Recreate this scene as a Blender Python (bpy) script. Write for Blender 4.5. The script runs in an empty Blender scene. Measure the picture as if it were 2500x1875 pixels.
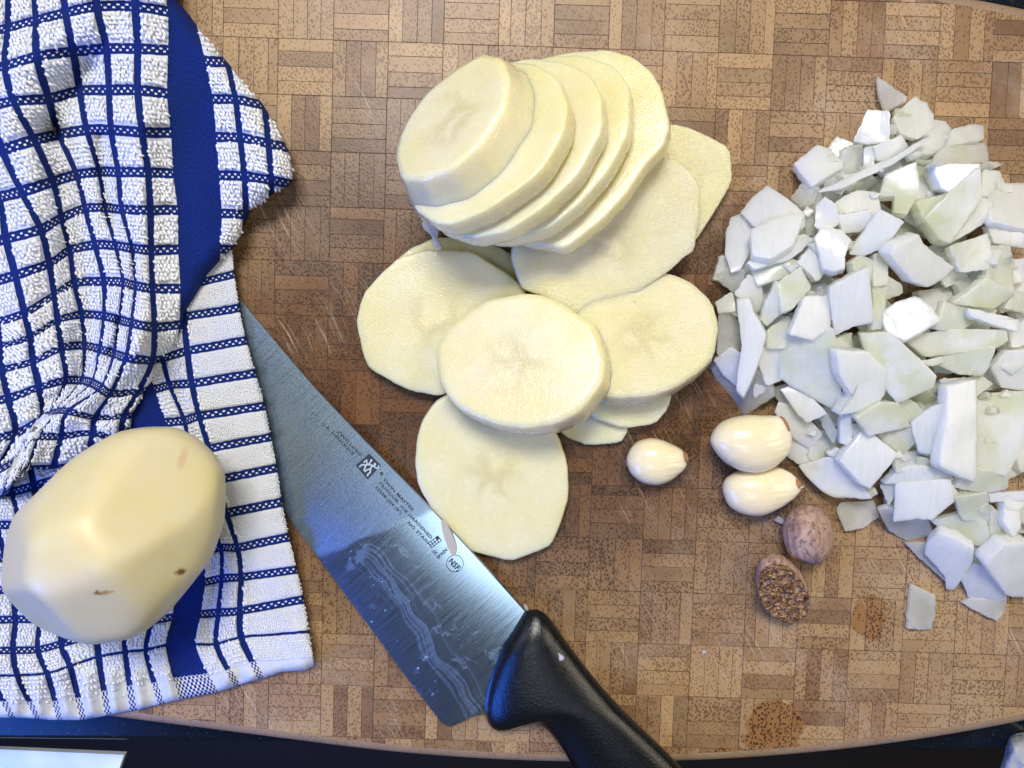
import bpy, bmesh, math, random
import numpy as np
from mathutils import Vector, Matrix, noise as mnoise

random.seed(7)
rng = np.random.default_rng(7)
scene = bpy.context.scene
COL = scene.collection
R = math.radians

# ------------------------------------------------------------------ camera
F_PX = 1888.0            # focal length in pixels of the 2500 px wide photograph
DIST = 0.302             # metres from lens to the middle of the board
TILT = R(3.2)
CAM = Vector((0.0, DIST * math.sin(TILT), DIST * math.cos(TILT)))
cd = bpy.data.cameras.new('camera')
cd.sensor_width = 36.0
cd.lens = 36.0 * F_PX / 2500.0
cd.clip_start = 0.01
cd.clip_end = 50.0
cam = bpy.data.objects.new('camera', cd)
cam.location = CAM
cam.rotation_euler = (-TILT, 0, 0)
COL.objects.link(cam)
scene.camera = cam

# ------------------------------------------------------------------ world, lamps, exposure
w = bpy.data.worlds.new('World')
scene.world = w
w.use_nodes = True
w.node_tree.nodes['Background'].inputs[0].default_value = (0.82, 0.88, 1.0, 1)
w.node_tree.nodes['Background'].inputs[1].default_value = 0.085

def area(name, loc, target, size, power, color, spread=180):
    l = bpy.data.lights.new(name, 'AREA')
    l.shape = 'RECTANGLE'
    l.size, l.size_y = size
    l.energy = power
    l.color = color
    l.spread = R(spread)
    o = bpy.data.objects.new(name, l)
    o.location = loc
    o.rotation_euler = (Vector(target) - Vector(loc)).to_track_quat('-Z', 'Y').to_euler()
    COL.objects.link(o)
    return o

area('ceiling_light', (-0.10, 0.60, 1.15), (0, 0, 0), (0.50, 0.28), 15.5, (1.0, 0.955, 0.90))
area('ceiling_light', (-0.12, -0.42, 1.25), (0, 0, 0), (0.50, 0.26), 1.8, (0.74, 0.87, 1.0))
area('window_light', (-0.85, -0.62, 0.50), (-0.05, -0.06, 0.01), (0.5, 0.4), 9.5, (0.03, 0.17, 1.0))
area('window_light', (-0.95, 0.30, 0.75), (-0.1, 0.05, 0), (0.6, 0.6), 2.2, (0.62, 0.74, 1.0))
area('ceiling_light', (0.85, 0.05, 0.9), (0.1, 0, 0), (0.5, 0.5), 4.2, (1.0, 0.90, 0.72))

scene.view_settings.view_transform = 'Standard'
scene.view_settings.look = 'None'
scene.view_settings.exposure = 0.08
scene.view_settings.gamma = 1.0

# ------------------------------------------------------------------ geometry of the view
ROT = Matrix.Rotation(-TILT, 3, 'X')

def ray(px, py):
    return ROT @ Vector(((px - 1250.0) / F_PX, -(py - 937.5) / F_PX, -1.0))

def P(px, py, z=0.0):
    """point of the place at height z (mm above the board) seen at photograph pixel px, py"""
    d = ray(px, py)
    return CAM + d * ((z * 0.001 - CAM.z) / d.z)

def Pn(px, py, z):
    """numpy version of P: arrays in, (n,3) array out"""
    px = np.asarray(px, float); py = np.asarray(py, float); z = np.asarray(z, float)
    x = (px - 1250.0) / F_PX; y = -(py - 937.5) / F_PX
    c, s = math.cos(-TILT), math.sin(-TILT)
    dx = x; dy = c * y + s; dz = s * y - c
    t = (z * 0.001 - CAM.z) / dz
    return np.stack([CAM.x + dx * t, CAM.y + dy * t, CAM.z + dz * t], -1)

def on_plane(px, py, c, n):
    d = ray(px, py)
    return CAM + d * ((c - CAM).dot(n) / d.dot(n))

# ------------------------------------------------------------------ objects
def link(o, parent=None):
    COL.objects.link(o)
    if parent is not None:
        o.parent = parent
    return o

def tag(o, label=None, cat=None, group=None, kind=None):
    if label: o['label'] = label
    if cat: o['category'] = cat
    if group: o['group'] = group
    if kind: o['kind'] = kind
    return o

def mesh_obj(name, verts, faces, mat, parent=None, smooth=True, origin=None):
    me = bpy.data.meshes.new(name)
    if origin is not None:
        verts = [Vector(v) - Vector(origin) for v in verts]
    me.from_pydata([tuple(v) for v in verts], [], [tuple(f) for f in faces])
    me.validate()
    if mat is not None:
        me.materials.append(mat)
    if smooth:
        me.shade_smooth()
    o = bpy.data.objects.new(name, me)
    if origin is not None:
        o.location = Vector(origin)
    return link(o, parent)

def fast_mesh(name, V, F, mat, uv=None):
    """V (n,3) array, F (m,k) array of equal faces"""
    me = bpy.data.meshes.new(name)
    k = F.shape[1]
    me.vertices.add(len(V)); me.vertices.foreach_set('co', V.astype(np.float32).ravel())
    me.loops.add(F.size); me.loops.foreach_set('vertex_index', F.astype(np.int32).ravel())
    me.polygons.add(len(F))
    me.polygons.foreach_set('loop_start', np.arange(0, F.size, k, dtype=np.int32))
    me.polygons.foreach_set('loop_total', np.full(len(F), k, dtype=np.int32))
    if uv is not None:
        l = me.uv_layers.new(name='UVMap')
        l.data.foreach_set('uv', uv[F.ravel()].astype(np.float32).ravel())
    me.update(calc_edges=True)
    me.materials.append(mat)
    me.shade_smooth()
    return me

def empty(name, loc):
    o = bpy.data.objects.new(name, None)
    o.empty_display_size = 0.01
    o.location = loc
    return link(o)

def adopt(child, parent):
    child.parent = parent
    child.matrix_parent_inverse = Matrix.Translation(-parent.location)

# ------------------------------------------------------------------ node helper
class Mat:
    def __init__(self, name):
        self.m = bpy.data.materials.new(name)
        self.m.use_nodes = True
        self.nt = self.m.node_tree
        self.nt.nodes.clear()
        self.out = self.nt.nodes.new('ShaderNodeOutputMaterial')
    def node(self, t, ins=None, **props):
        n = self.nt.nodes.new(t)
        for k, v in props.items():
            setattr(n, k, v)
        for k, v in (ins or {}).items():
            s = n.inputs[k]
            if isinstance(v, bpy.types.NodeSocket):
                self.nt.links.new(v, s)
            else:
                s.default_value = v
        return n
    def math(self, op, a, b=0.0, c=0.0, clamp=False):
        n = self.node('ShaderNodeMath', {0: a, 1: b, 2: c}, operation=op, use_clamp=clamp)
        return n.outputs[0]
    def add(self, a, b): return self.math('ADD', a, b)
    def sub(self, a, b): return self.math('SUBTRACT', a, b)
    def mul(self, a, b): return self.math('MULTIPLY', a, b)
    def ss(self, x, lo, hi, a=0.0, b=1.0):
        n = self.node('ShaderNodeMapRange', {'Value': x, 'From Min': lo, 'From Max': hi, 'To Min': a, 'To Max': b},
                      interpolation_type='SMOOTHSTEP')
        return n.outputs[0]
    def noise(self, vec, scale, detail=3.0, rough=0.55, dist=0.0, color=False):
        n = self.node('ShaderNodeTexNoise', {'Vector': vec, 'Scale': scale, 'Detail': detail, 'Roughness': rough, 'Distortion': dist})
        return n.outputs[1 if color else 0]
    def vor(self, vec, scale, feature='F1', out=0, rand=1.0):
        n = self.node('ShaderNodeTexVoronoi', {'Vector': vec, 'Scale': scale, 'Randomness': rand}, feature=feature)
        return n.outputs[out]
    def mix(self, f, a, b, mode='MIX'):
        n = self.nt.nodes.new('ShaderNodeMix')
        n.data_type = 'RGBA'; n.blend_type = mode
        for i, v in ((0, f), (6, a), (7, b)):
            if isinstance(v, bpy.types.NodeSocket): self.nt.links.new(v, n.inputs[i])
            elif i == 0: n.inputs[0].default_value = v
            else: n.inputs[i].default_value = (v[0], v[1], v[2], 1)
        return n.outputs[2]
    def map(self, vec, scale=(1, 1, 1), rot=(0, 0, 0), loc=(0, 0, 0)):
        return self.node('ShaderNodeMapping', {'Vector': vec, 'Scale': scale, 'Rotation': rot, 'Location': loc}).outputs[0]
    def vadd(self, a, b):
        return self.node('ShaderNodeVectorMath', {0: a, 1: b}, operation='ADD').outputs[0]
    def vscale(self, a, s):
        return self.node('ShaderNodeVectorMath', {0: a, 'Scale': s}, operation='SCALE').outputs[0]
    def obj(self): return self.node('ShaderNodeTexCoord').outputs['Object']
    def rnd(self): return self.node('ShaderNodeObjectInfo').outputs['Random']
    def bump(self, h, strength=0.5, dist=0.001, normal=None):
        ins = {'Height': h, 'Strength': strength, 'Distance': dist}
        if normal is not None: ins['Normal'] = normal
        return self.node('ShaderNodeBump', ins).outputs[0]
    def pbsdf(self, **k):
        n = self.nt.nodes.new('ShaderNodeBsdfPrincipled')
        for key, v in k.items():
            s = n.inputs[key.replace('_', ' ')]
            if isinstance(v, bpy.types.NodeSocket): self.nt.links.new(v, s)
            elif s.type == 'RGBA': s.default_value = (v[0], v[1], v[2], 1)
            else: s.default_value = v
        self.nt.links.new(n.outputs[0], self.out.inputs[0])
        return n

# ================================================================== materials
def wood_material():
    M = Mat('bamboo_end_grain')
    geo = M.node('ShaderNodeNewGeometry').outputs['Position']
    at = M.node('ShaderNodeAttribute', attribute_name='tone')
    sep = M.node('ShaderNodeSeparateColor', {0: at.outputs['Color']})
    r1, r2, r3 = sep.outputs
    shift = M.vscale(at.outputs['Color'], 0.37)
    p = M.vadd(geo, shift)
    warp = M.vscale(M.noise(p, 200, 2, color=True), 0.0008)
    pw = M.vadd(p, warp)
    # vascular bundles of the bamboo: dark dots, dense to one side of each strip
    st = M.map(pw, scale=(1.0, 0.80, 1.0), rot=(0, 0, 0.5))
    d = M.vor(st, 900, rand=0.72)
    lane = M.noise(M.map(p, scale=(45, 45, 1)), 1.0, 2)
    thr = M.math('ADD', M.math('ADD', M.mul(r2, 0.14), M.mul(lane, 0.26)), 0.16)
    dot = M.ss(M.sub(d, thr), -0.08, 0.12, 1.0, 0.0)
    dotc = M.mul(dot, M.math('ADD', M.mul(r1, 0.35), 0.66, clamp=True))
    big = M.noise(geo, 7.5, 4, 0.6)
    mid = M.noise(geo, 26, 3, 0.6)
    # shade and missing reflection at the board's centre, painted in as darker brown
    sx = M.node('ShaderNodeSeparateXYZ', {0: geo})
    x, y = sx.outputs[0], sx.outputs[1]
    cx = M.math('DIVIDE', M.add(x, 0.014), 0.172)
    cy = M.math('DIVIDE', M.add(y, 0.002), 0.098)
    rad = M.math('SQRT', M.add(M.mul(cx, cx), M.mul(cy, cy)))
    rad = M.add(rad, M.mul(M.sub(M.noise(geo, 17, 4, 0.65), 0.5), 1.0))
    centre_shade = M.ss(rad, 0.45, 1.25, 1.0, 0.0)
    # warm strips
    tan = M.mix(r1, (0.45, 0.290, 0.135), (0.235, 0.135, 0.058))
    tan = M.mix(M.ss(r3, 0.30, 0.85), tan, (0.150, 0.080, 0.036))
    tan = M.mix(M.ss(big, 0.42, 0.66), tan, (0.39, 0.262, 0.140))
    tan = M.mix(M.ss(mid, 0.45, 0.75, 0, 0.5), tan, (0.30, 0.165, 0.09))
    tan = M.mix(M.mul(centre_shade, 0.92), tan, M.mix(r1, (0.135, 0.052, 0.015), (0.048, 0.017, 0.005)))  # painted shade: wood colour darkened towards the middle of the board
    fib = M.noise(M.map(p, scale=(700, 2300, 1), rot=(0, 0, 0.9)), 1.0, 3, 0.7)
    tan = M.mix(M.ss(fib, 0.3, 0.75, 0, 0.30), tan, (0.16, 0.08, 0.035))
    dark = M.mix(centre_shade, (0.095, 0.040, 0.017), (0.026, 0.009, 0.003))
    col = M.mix(M.mul(dotc, M.ss(centre_shade, 0, 1, 0.80, 0.95)), tan, dark)
    # water stains
    def stain(px, py, rx, ry, rot, seed):
        c = P(px, py)
        m = M.map(geo, loc=(0, 0, 0))
        v = M.node('ShaderNodeVectorMath', {0: m, 1: (c.x, c.y, 0)}, operation='SUBTRACT').outputs[0]
        v = M.map(v, scale=(1 / rx, 1 / ry, 0), rot=(0, 0, rot))
        ln = M.node('ShaderNodeVectorMath', {0: v}, operation='LENGTH').outputs['Value']
        ln = M.add(ln, M.mul(M.sub(M.noise(M.vadd(geo, (seed, 0, 0)), 90, 3), 0.5), 1.3))
        return M.ss(ln, 0.88, 1.0, 1.0, 0.0)
    s1 = stain(1890, 1785, 0.012, 0.013, 0.2, 3.1)
    s2 = stain(2118, 1508, 0.0078, 0.0095, 0.0, 5.2)
    s3 = stain(1790, 1850, 0.0130, 0.0045, 0.0, 9.2)
    st_all = M.math('MAXIMUM', s1, M.math('MAXIMUM', s2, s3))
    col = M.mix(M.mul(st_all, 0.90), col, M.mix(dot, (0.25, 0.115, 0.032), (0.05, 0.016, 0.005)))
    # knife scratches: thin pale lines
    sc = M.map(M.vadd(geo, M.vscale(M.noise(geo, 35, 2, color=True), 0.006)), scale=(1, 1, 1), rot=(0, 0, R(-28)))
    sc1 = M.noise(M.map(sc, scale=(1500, 26, 1)), 1.0, 2, 0.5)
    sc2 = M.noise(M.map(sc, scale=(2300, 34, 1), rot=(0, 0, R(-11))), 1.0, 2, 0.5)
    sm = M.ss(M.noise(geo, 24, 3, 0.6), 0.44, 0.68)
    scr = M.mul(M.math('MAXIMUM', M.ss(sc1, 0.62, 0.70), M.ss(sc2, 0.64, 0.71)), sm)
    col = M.mix(M.mul(scr, 0.60), col, (0.62, 0.47, 0.33))
    haze = M.mul(M.mul(sm, M.ss(M.noise(geo, 60, 4, 0.7), 0.35, 0.8)), M.ss(centre_shade, 0, 1, 0.42, 0.16))
    col = M.mix(haze, col, (0.42, 0.33, 0.25))
    rough = M.ss(M.add(big, M.mul(centre_shade, -0.25)), 0.1, 0.8, 0.30, 0.52)
    h = M.sub(M.mul(scr, -0.6), M.mul(dot, 0.12))
    nb = M.bump(M.add(h, M.mul(M.noise(geo, 900, 2), 0.4)), 0.35, 0.0003)
    M.pbsdf(Base_Color=col, Roughness=rough, Normal=nb, Specular_IOR_Level=0.38)
    return M.m

def simple(name, color, rough=0.5, **k):
    M = Mat(name)
    M.pbsdf(Base_Color=color, Roughness=rough, **k)
    return M.m

def groove_material():
    M = Mat('dark_glue_line')
    geo = M.node('ShaderNodeNewGeometry').outputs['Position']
    M.pbsdf(Base_Color=M.mix(M.noise(geo, 40), (0.035, 0.016, 0.009), (0.09, 0.045, 0.024)), Roughness=0.6)
    return M.m

def board_edge_material():
    M = Mat('board_edge_wood')
    geo = M.node('ShaderNodeNewGeometry').outputs['Position']
    n = M.noise(M.map(geo, scale=(1, 1, 1)), 90, 4)
    d = M.vor(geo, 700)
    c = M.mix(n, (0.34, 0.235, 0.15), (0.22, 0.145, 0.09))
    c = M.mix(M.ss(d, 0.15, 0.4, 0.45, 0), c, (0.10, 0.055, 0.03))
    M.pbsdf(Base_Color=c, Roughness=0.5)
    return M.m

def granite_material():
    M = Mat('black_granite')
    geo = M.node('ShaderNodeNewGeometry').outputs['Position']
    a = M.ss(M.noise(geo, 420, 3, 0.6), 0.60, 0.74)
    b = M.ss(M.noise(M.vadd(geo, (3, 1, 0)), 900, 2, 0.5), 0.70, 0.76)
    c = M.mix(a, (0.006, 0.008, 0.012), (0.020, 0.034, 0.044))
    c = M.mix(M.mul(b, 0.8), c, (0.16, 0.19, 0.17))
    M.pbsdf(Base_Color=c, Roughness=0.22, Specular_IOR_Level=0.2, Normal=M.bump(M.noise(geo, 500), 0.05, 0.0002))
    return M.m

def potato_material(name, whole=None, wet=0.4, tint=(0.76, 0.69, 0.385)):
    M = Mat(name)
    o = M.obj()
    r = M.rnd()
    off = M.vadd(o, M.node('ShaderNodeCombineXYZ', {0: M.mul(r, 3.1), 1: M.mul(r, 1.7), 2: 0.0}).outputs[0])
    sx = M.node('ShaderNodeSeparateXYZ', {0: o})
    big = M.noise(off, 45, 3, 0.6)
    t = tint
    pale = (t[0] * 1.02, t[1] * 1.04, t[2] * 1.25)
    green = (t[0] * 0.96, t[1] * 0.97, t[2] * 0.84)
    col = M.mix(M.ss(big, 0.35, 0.7), pale, t)
    col = M.mix(M.ss(M.noise(M.vadd(off, (2, 2, 0)), 70, 3), 0.5, 0.75, 0, 0.5), col, green)
    rad = M.node('ShaderNodeVectorMath', {0: o}, operation='LENGTH').outputs['Value']
    if whole is None:
        wv = M.vadd(off, M.vscale(M.noise(off, 120, 3, color=True), 0.010))
        e = M.vor(wv, 75, 'DISTANCE_TO_EDGE')
        vein = M.mul(M.ss(e, 0.0, 0.28, 1, 0), M.ss(rad, 0.003, 0.016, 1, 0))
        col = M.mix(M.mul(vein, 0.50), col, (0.55, 0.47, 0.22))
        sp = M.vor(M.vadd(off, (0.7, 0, 0)), 62)
        rr = M.ss(M.node('ShaderNodeTexVoronoi', {'Vector': M.vadd(off, (0.7, 0, 0)), 'Scale': 62.0}).outputs['Position'] if False else M.noise(off, 20), 0.5, 0.62)
        col = M.mix(M.mul(M.mul(M.ss(sp, 0.02, 0.055, 1, 0), rr), 0.8), col, (0.30, 0.17, 0.05))
    else:
        for (c, sxx, syy, rot, amt, cc) in whole:
            v = M.node('ShaderNodeVectorMath', {0: o, 1: c}, operation='SUBTRACT').outputs[0]
            v = M.vadd(v, M.vscale(M.node('ShaderNodeVectorMath', {0: M.noise(o, 500, 3, color=True), 1: (0.5, 0.5, 0.5)}, operation='SUBTRACT').outputs[0], 0.0022))
            v = M.map(v, scale=(1 / sxx, 1 / syy, 1 / 0.3), rot=(0, 0, rot))
            ln = M.node('ShaderNodeVectorMath', {0: v}, operation='LENGTH').outputs['Value']
            col = M.mix(M.ss(ln, 0.25, 1.0, amt, 0), col, cc)
    # wet starchy surface: fine grain that glints
    g1 = M.noise(M.map(off, scale=(1, 1.25, 1)), 1250, 2, 0.6)
    g2 = M.noise(off, 380, 3, 0.6)
    g3 = M.noise(off, 110, 2)
    if whole is None:
        h = M.add(M.mul(g1, 0.55 if wet < .6 else 1.0), M.add(M.mul(g2, 0.25), M.mul(g3, 0.35)))
        nb = M.bump(h, 0.75, 0.0005 if wet < .6 else 0.0009)
        rough = M.ss(g2, 0.3, 0.7, 0.30, 0.12)
        coat = wet
    else:
        nb = M.bump(M.add(M.mul(g1, 0.10), M.mul(g2, 0.25)), 0.22, 0.0004)
        rough = 0.40
        coat = 0.0
    M.pbsdf(Base_Color=col, Roughness=rough, Normal=nb, Subsurface_Weight=0.8,
            Subsurface_Radius=(0.0090, 0.0064, 0.0026), Subsurface_Scale=1.0, Coat_Weight=coat, Coat_Roughness=0.07, Coat_Normal=nb,
            Specular_IOR_Level=0.45)
    return M.m

def onion_material(name, tint, trans=0.12):
    M = Mat(name)
    o = M.obj(); r = M.rnd()
    off = M.vadd(o, M.node('ShaderNodeCombineXYZ', {0: M.mul(r, 5.1), 1: M.mul(r, 2.7), 2: r}).outputs[0])
    fib = M.noise(M.map(off, scale=(950, 60, 200), rot=(0, 0, 0.4)), 1.0, 2, 0.5)
    big = M.noise(off, 90, 2)
    white = (0.95, 0.955, 0.925)
    col = M.mix(M.ss(big, 0.3, 0.7), white, tint)
    col = M.mix(M.ss(fib, 0.45, 0.72, 0, 0.40), col, (0.74, 0.77, 0.68))
    h = M.add(M.mul(fib, 0.45), M.mul(M.noise(off, 350, 2), 0.8))
    nb = M.bump(h, 0.30, 0.0004)
    M.pbsdf(Base_Color=col, Roughness=M.ss(big, 0.3, 0.7, 0.20, 0.34), Normal=nb, Coat_Normal=nb,
            Subsurface_Weight=0.6, Subsurface_Radius=(0.0070, 0.0072, 0.0062), Subsurface_Scale=1.0,
            Transmission_Weight=trans, IOR=1.36, Coat_Weight=0.25, Coat_Roughness=0.12)
    b = [n for n in M.nt.nodes if n.type == 'BSDF_PRINCIPLED'][0]
    t = M.node('ShaderNodeBsdfTranslucent', {'Color': M.mix(0.6, col, (1.0, 1.0, 0.94)), 'Normal': nb})
    mx = M.node('ShaderNodeMixShader', {0: 0.34, 1: b.outputs[0], 2: t.outputs[0]})
    M.nt.links.new(mx.outputs[0], M.out.inputs[0])
    return M.m

def garlic_material():
    M = Mat('peeled_garlic')
    o = M.obj()
    st = M.noise(M.map(o, scale=(35, 900, 900)), 1.0, 2)
    c = M.mix(M.ss(st, 0.4, 0.7, 0, 0.35), (0.82, 0.71, 0.45), (0.88, 0.80, 0.60))
    c = M.mix(M.ss(M.noise(o, 120, 2), 0.45, 0.8, 0, 0.5), c, (0.86, 0.82, 0.56))
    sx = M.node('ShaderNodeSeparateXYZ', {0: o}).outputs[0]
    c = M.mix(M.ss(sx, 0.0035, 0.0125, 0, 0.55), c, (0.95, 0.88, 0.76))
    M.pbsdf(Base_Color=c, Roughness=0.24, Subsurface_Weight=0.5, Subsurface_Radius=(0.005, 0.0038, 0.002),
            Subsurface_Scale=1.0, Coat_Weight=0.25, Coat_Roughness=0.1,
            Normal=M.bump(M.add(M.mul(st, 0.4), M.noise(o, 200, 3)), 0.35, 0.0007))
    return M.m

def root_material():
    M = Mat('garlic_root')
    o = M.obj()
    M.pbsdf(Base_Color=M.mix(M.noise(o, 900, 3), (0.50, 0.24, 0.10), (0.26, 0.10, 0.04)), Roughness=0.6,
            Normal=M.bump(M.noise(o, 1200), 0.6, 0.0004))
    return M.m

def nutmeg_material():
    M = Mat('nutmeg_shell')
    o = M.obj()
    wv = M.vadd(o, M.vscale(M.noise(o, 160, 3, color=True), 0.004))
    v = M.noise(M.map(wv, scale=(420, 75, 420)), 1.0, 4, 0.65)
    sp = M.ss(M.noise(M.map(wv, scale=(900, 320, 900)), 1.0, 3), 0.56, 0.66)
    c = M.mix(M.ss(v, 0.35, 0.65), (0.27, 0.155, 0.115), (0.50, 0.335, 0.235))
    c = M.mix(M.ss(M.noise(o, 70, 2), 0.45, 0.7, 0, 0.6), c, (0.36, 0.225, 0.20))
    c = M.mix(M.mul(sp, 0.7), c, (0.11, 0.06, 0.05))
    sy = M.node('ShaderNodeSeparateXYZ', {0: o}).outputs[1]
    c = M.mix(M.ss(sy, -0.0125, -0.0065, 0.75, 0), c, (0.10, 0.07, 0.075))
    M.pbsdf(Base_Color=c, Roughness=0.6, Normal=M.bump(M.add(v, M.mul(sp, -0.5)), 0.7, 0.0006))
    return M.m

def nutmeg_cut_material():
    M = Mat('nutmeg_cut_face')
    o = M.obj()
    wv = M.vadd(o, M.vscale(M.noise(o, 260, 3, color=True), 0.005))
    e = M.vor(wv, 420, 'DISTANCE_TO_EDGE')
    e2 = M.noise(wv, 520, 3)
    hole = M.ss(M.noise(M.vadd(wv, (1, 1, 1)), 560, 2), 0.60, 0.67)
    c = M.mix(M.ss(e2, 0.35, 0.65), (0.13, 0.060, 0.024), (0.52, 0.30, 0.14))
    c = M.mix(M.ss(e, 0.0, 0.14, 0.8, 0), c, (0.11, 0.045, 0.018))
    c = M.mix(M.mul(hole, 0.9), c, (0.03, 0.008, 0.004))
    M.pbsdf(Base_Color=c, Roughness=0.42, Normal=M.bump(M.add(e2, M.sub(M.mul(e, 1.5), M.mul(hole, 1.0))), 1.0, 0.0012))
    return M.m

def blade_material():
    M = Mat('brushed_steel')
    o = M.obj()     # x along the blade (tip to heel), y towards the spine
    xy = M.node('ShaderNodeSeparateXYZ', {0: o})
    x, y = xy.outputs[0], xy.outputs[1]
    brush = M.noise(M.map(o, scale=(2600, 60, 1)), 1.0, 2, 0.6)
    n1 = M.noise(o, 55, 4, 0.6)
    fine = M.noise(o, 900, 3, 0.7)
    # dried starch film towards the tip, smeared arcs towards the heel
    wv = M.vadd(o, M.vscale(M.node('ShaderNodeVectorMath', {0: M.noise(o, 32, 2, color=True), 1: (0.5, 0.5, 0.5)}, operation='SUBTRACT').outputs[0], 0.02))
    ws = M.node('ShaderNodeSeparateXYZ', {0: wv})
    film = M.ss(M.add(ws.outputs[0], M.mul(ws.outputs[1], -0.25)), -0.012, -0.0095, 1.0, 0.0)
    filmc = M.mul(film, M.ss(fine, 0.30, 0.60, 0.62, 1.0))
    bend = M.add(ws.outputs[1], M.mul(M.mul(ws.outputs[0], ws.outputs[0]), 3.2))
    arc = M.noise(M.node('ShaderNodeCombineXYZ', {0: M.mul(bend, 900.0), 1: M.mul(ws.outputs[0], 9.0), 2: 0.0}).outputs[0], 1.0, 3, 0.6)
    am = M.mul(M.ss(bend, -0.024, -0.018), M.ss(bend, -0.008, -0.012, 0, 1))
    am = M.mul(am, M.ss(ws.outputs[0], -0.02, 0.0))
    arcs = M.mul(M.ss(arc, 0.46, 0.60), am)
    blot = M.mul(M.ss(M.noise(wv, 150, 4, 0.65), 0.55, 0.61), M.ss(M.noise(o, 30, 2), 0.48, 0.6))
    dirt = M.math('MAXIMUM', M.mul(filmc, 0.40), M.math('MAXIMUM', M.mul(arcs, 0.28), M.mul(blot, 0.28)))
    col = M.mix(M.ss(brush, 0.3, 0.7), (0.34, 0.43, 0.51), (0.42, 0.51, 0.59))
    rough = M.add(M.ss(brush, 0.3, 0.7, 0.18, 0.24), M.mul(dirt, 0.35))
    nb = M.bump(M.add(M.mul(brush, 0.45), M.mul(M.mul(filmc, fine), 1.6)), 0.30, 0.00012)
    b = M.pbsdf(Base_Color=col, Metallic=1.0, Roughness=rough, Normal=nb)
    f = M.node('ShaderNodeBsdfPrincipled', {'Base Color': (0.12, 0.165, 0.21, 1), 'Roughness': 0.42, 'Normal': nb})
    mx = M.node('ShaderNodeMixShader', {0: M.mul(dirt, 0.55), 1: b.outputs[0], 2: f.outputs[0]})
    M.nt.links.new(mx.outputs[0], M.out.inputs[0])
    return M.m

def handle_material():
    M = Mat('black_textured_plastic')
    o = M.obj()
    n = M.noise(o, 1500, 2, 0.6)
    s = M.ss(M.noise(M.map(o, scale=(300, 2600, 300), rot=(0, 0, 0.9)), 1.0, 2), 0.70, 0.74)
    c = M.mix(M.mul(s, 0.4), (0.0035, 0.0038, 0.005), (0.10, 0.10, 0.11))
    M.pbsdf(Base_Color=c, Roughness=0.25, Normal=M.bump(n, 0.5, 0.0003), Specular_IOR_Level=0.55)
    return M.m

def towel_base_material(name, band, first_line, hem):
    M = Mat(name)
    uv = M.node('ShaderNodeTexCoord').outputs['UV']
    s = M.node('ShaderNodeSeparateXYZ', {0: uv})
    u, v = s.outputs[0], s.outputs[1]
    wob = M.mul(M.sub(M.noise(M.map(uv, scale=(1, 1, 1)), 5.0, 3), 0.5), 0.05)
    u = M.add(u, wob); v = M.add(v, wob)
    def near(c):
        return M.math('ABSOLUTE', M.sub(M.math('FRACT', M.add(c, 0.5)), 0.5))
    fu, fv = near(u), near(v)
    sv = M.sub(M.math('FRACT', M.add(v, 0.5)), 0.5)
    vl = M.mul(M.ss(fu, 0.11, 0.13, 1, 0), M.math('GREATER_THAN', u, first_line - 0.5))
    bd = M.mul(M.math('GREATER_THAN', u, band[0] - 0.02), M.math('LESS_THAN', u, band[1] + 0.02))
    hl = M.ss(fv, 0.125, 0.145, 1, 0)
    # white bars left open in the horizontal blue rows
    k = M.math('FLOOR', M.mul(M.add(sv, 0.5), 14.0))
    par = M.mul(M.math('MODULO', k, 2.0), 0.5)
    cu = M.math('FRACT', M.add(M.mul(u, 4.5), par))
    dotu = M.ss(M.math('ABSOLUTE', M.sub(cu, 0.5)), 0.13, 0.19, 1, 0)
    dv = M.math('ABSOLUTE', M.sub(M.math('ABSOLUTE', sv), 0.036))
    dot = M.mul(dotu, M.ss(dv, 0.018, 0.026, 1, 0))
    inh = M.mul(hl, M.sub(1.0, dot))
    hem_m = M.math('GREATER_THAN', v, hem)
    nh = M.sub(1.0, hem_m)
    near_h = M.mul(inh, M.mul(nh, M.math('LESS_THAN', v, hem - 0.6)))
    blue_main = M.math('MAXIMUM', vl, bd)
    ck = M.math('MODULO', M.add(M.math('FLOOR', M.mul(u, 15.0)), M.math('FLOOR', M.mul(v, 16.0))), 2.0)
    blue_main = M.mul(blue_main, M.math('MAXIMUM', nh, ck))
    blue = M.math('MAXIMUM', near_h, blue_main)
    fz = M.ss(M.noise(M.map(uv, scale=(26, 15, 1)), 1.0, 4, 0.75), 0.3, 0.7)
    bluec = M.mix(fz, (0.002, 0.008, 0.075), (0.005, 0.030, 0.23))
    col = M.mix(blue, (0.74, 0.77, 0.82), bluec)
    kn = M.mul(M.math('SINE', M.mul(v, 170.0)), M.math('SINE', M.mul(u, 140.0)))
    h = M.add(M.mul(kn, 0.5), M.noise(M.map(uv, scale=(40, 40, 1)), 1.0, 2))
    M.pbsdf(Base_Color=col, Roughness=0.9, Normal=M.bump(h, 0.6, 0.0005), Sheen_Weight=0.04, Sheen_Roughness=0.5,
            Sheen_Tint=(0.2, 0.3, 1.0), Specular_IOR_Level=0.2)
    return M.m

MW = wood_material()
MG = groove_material()
ME = board_edge_material()
MGR = granite_material()
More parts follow.
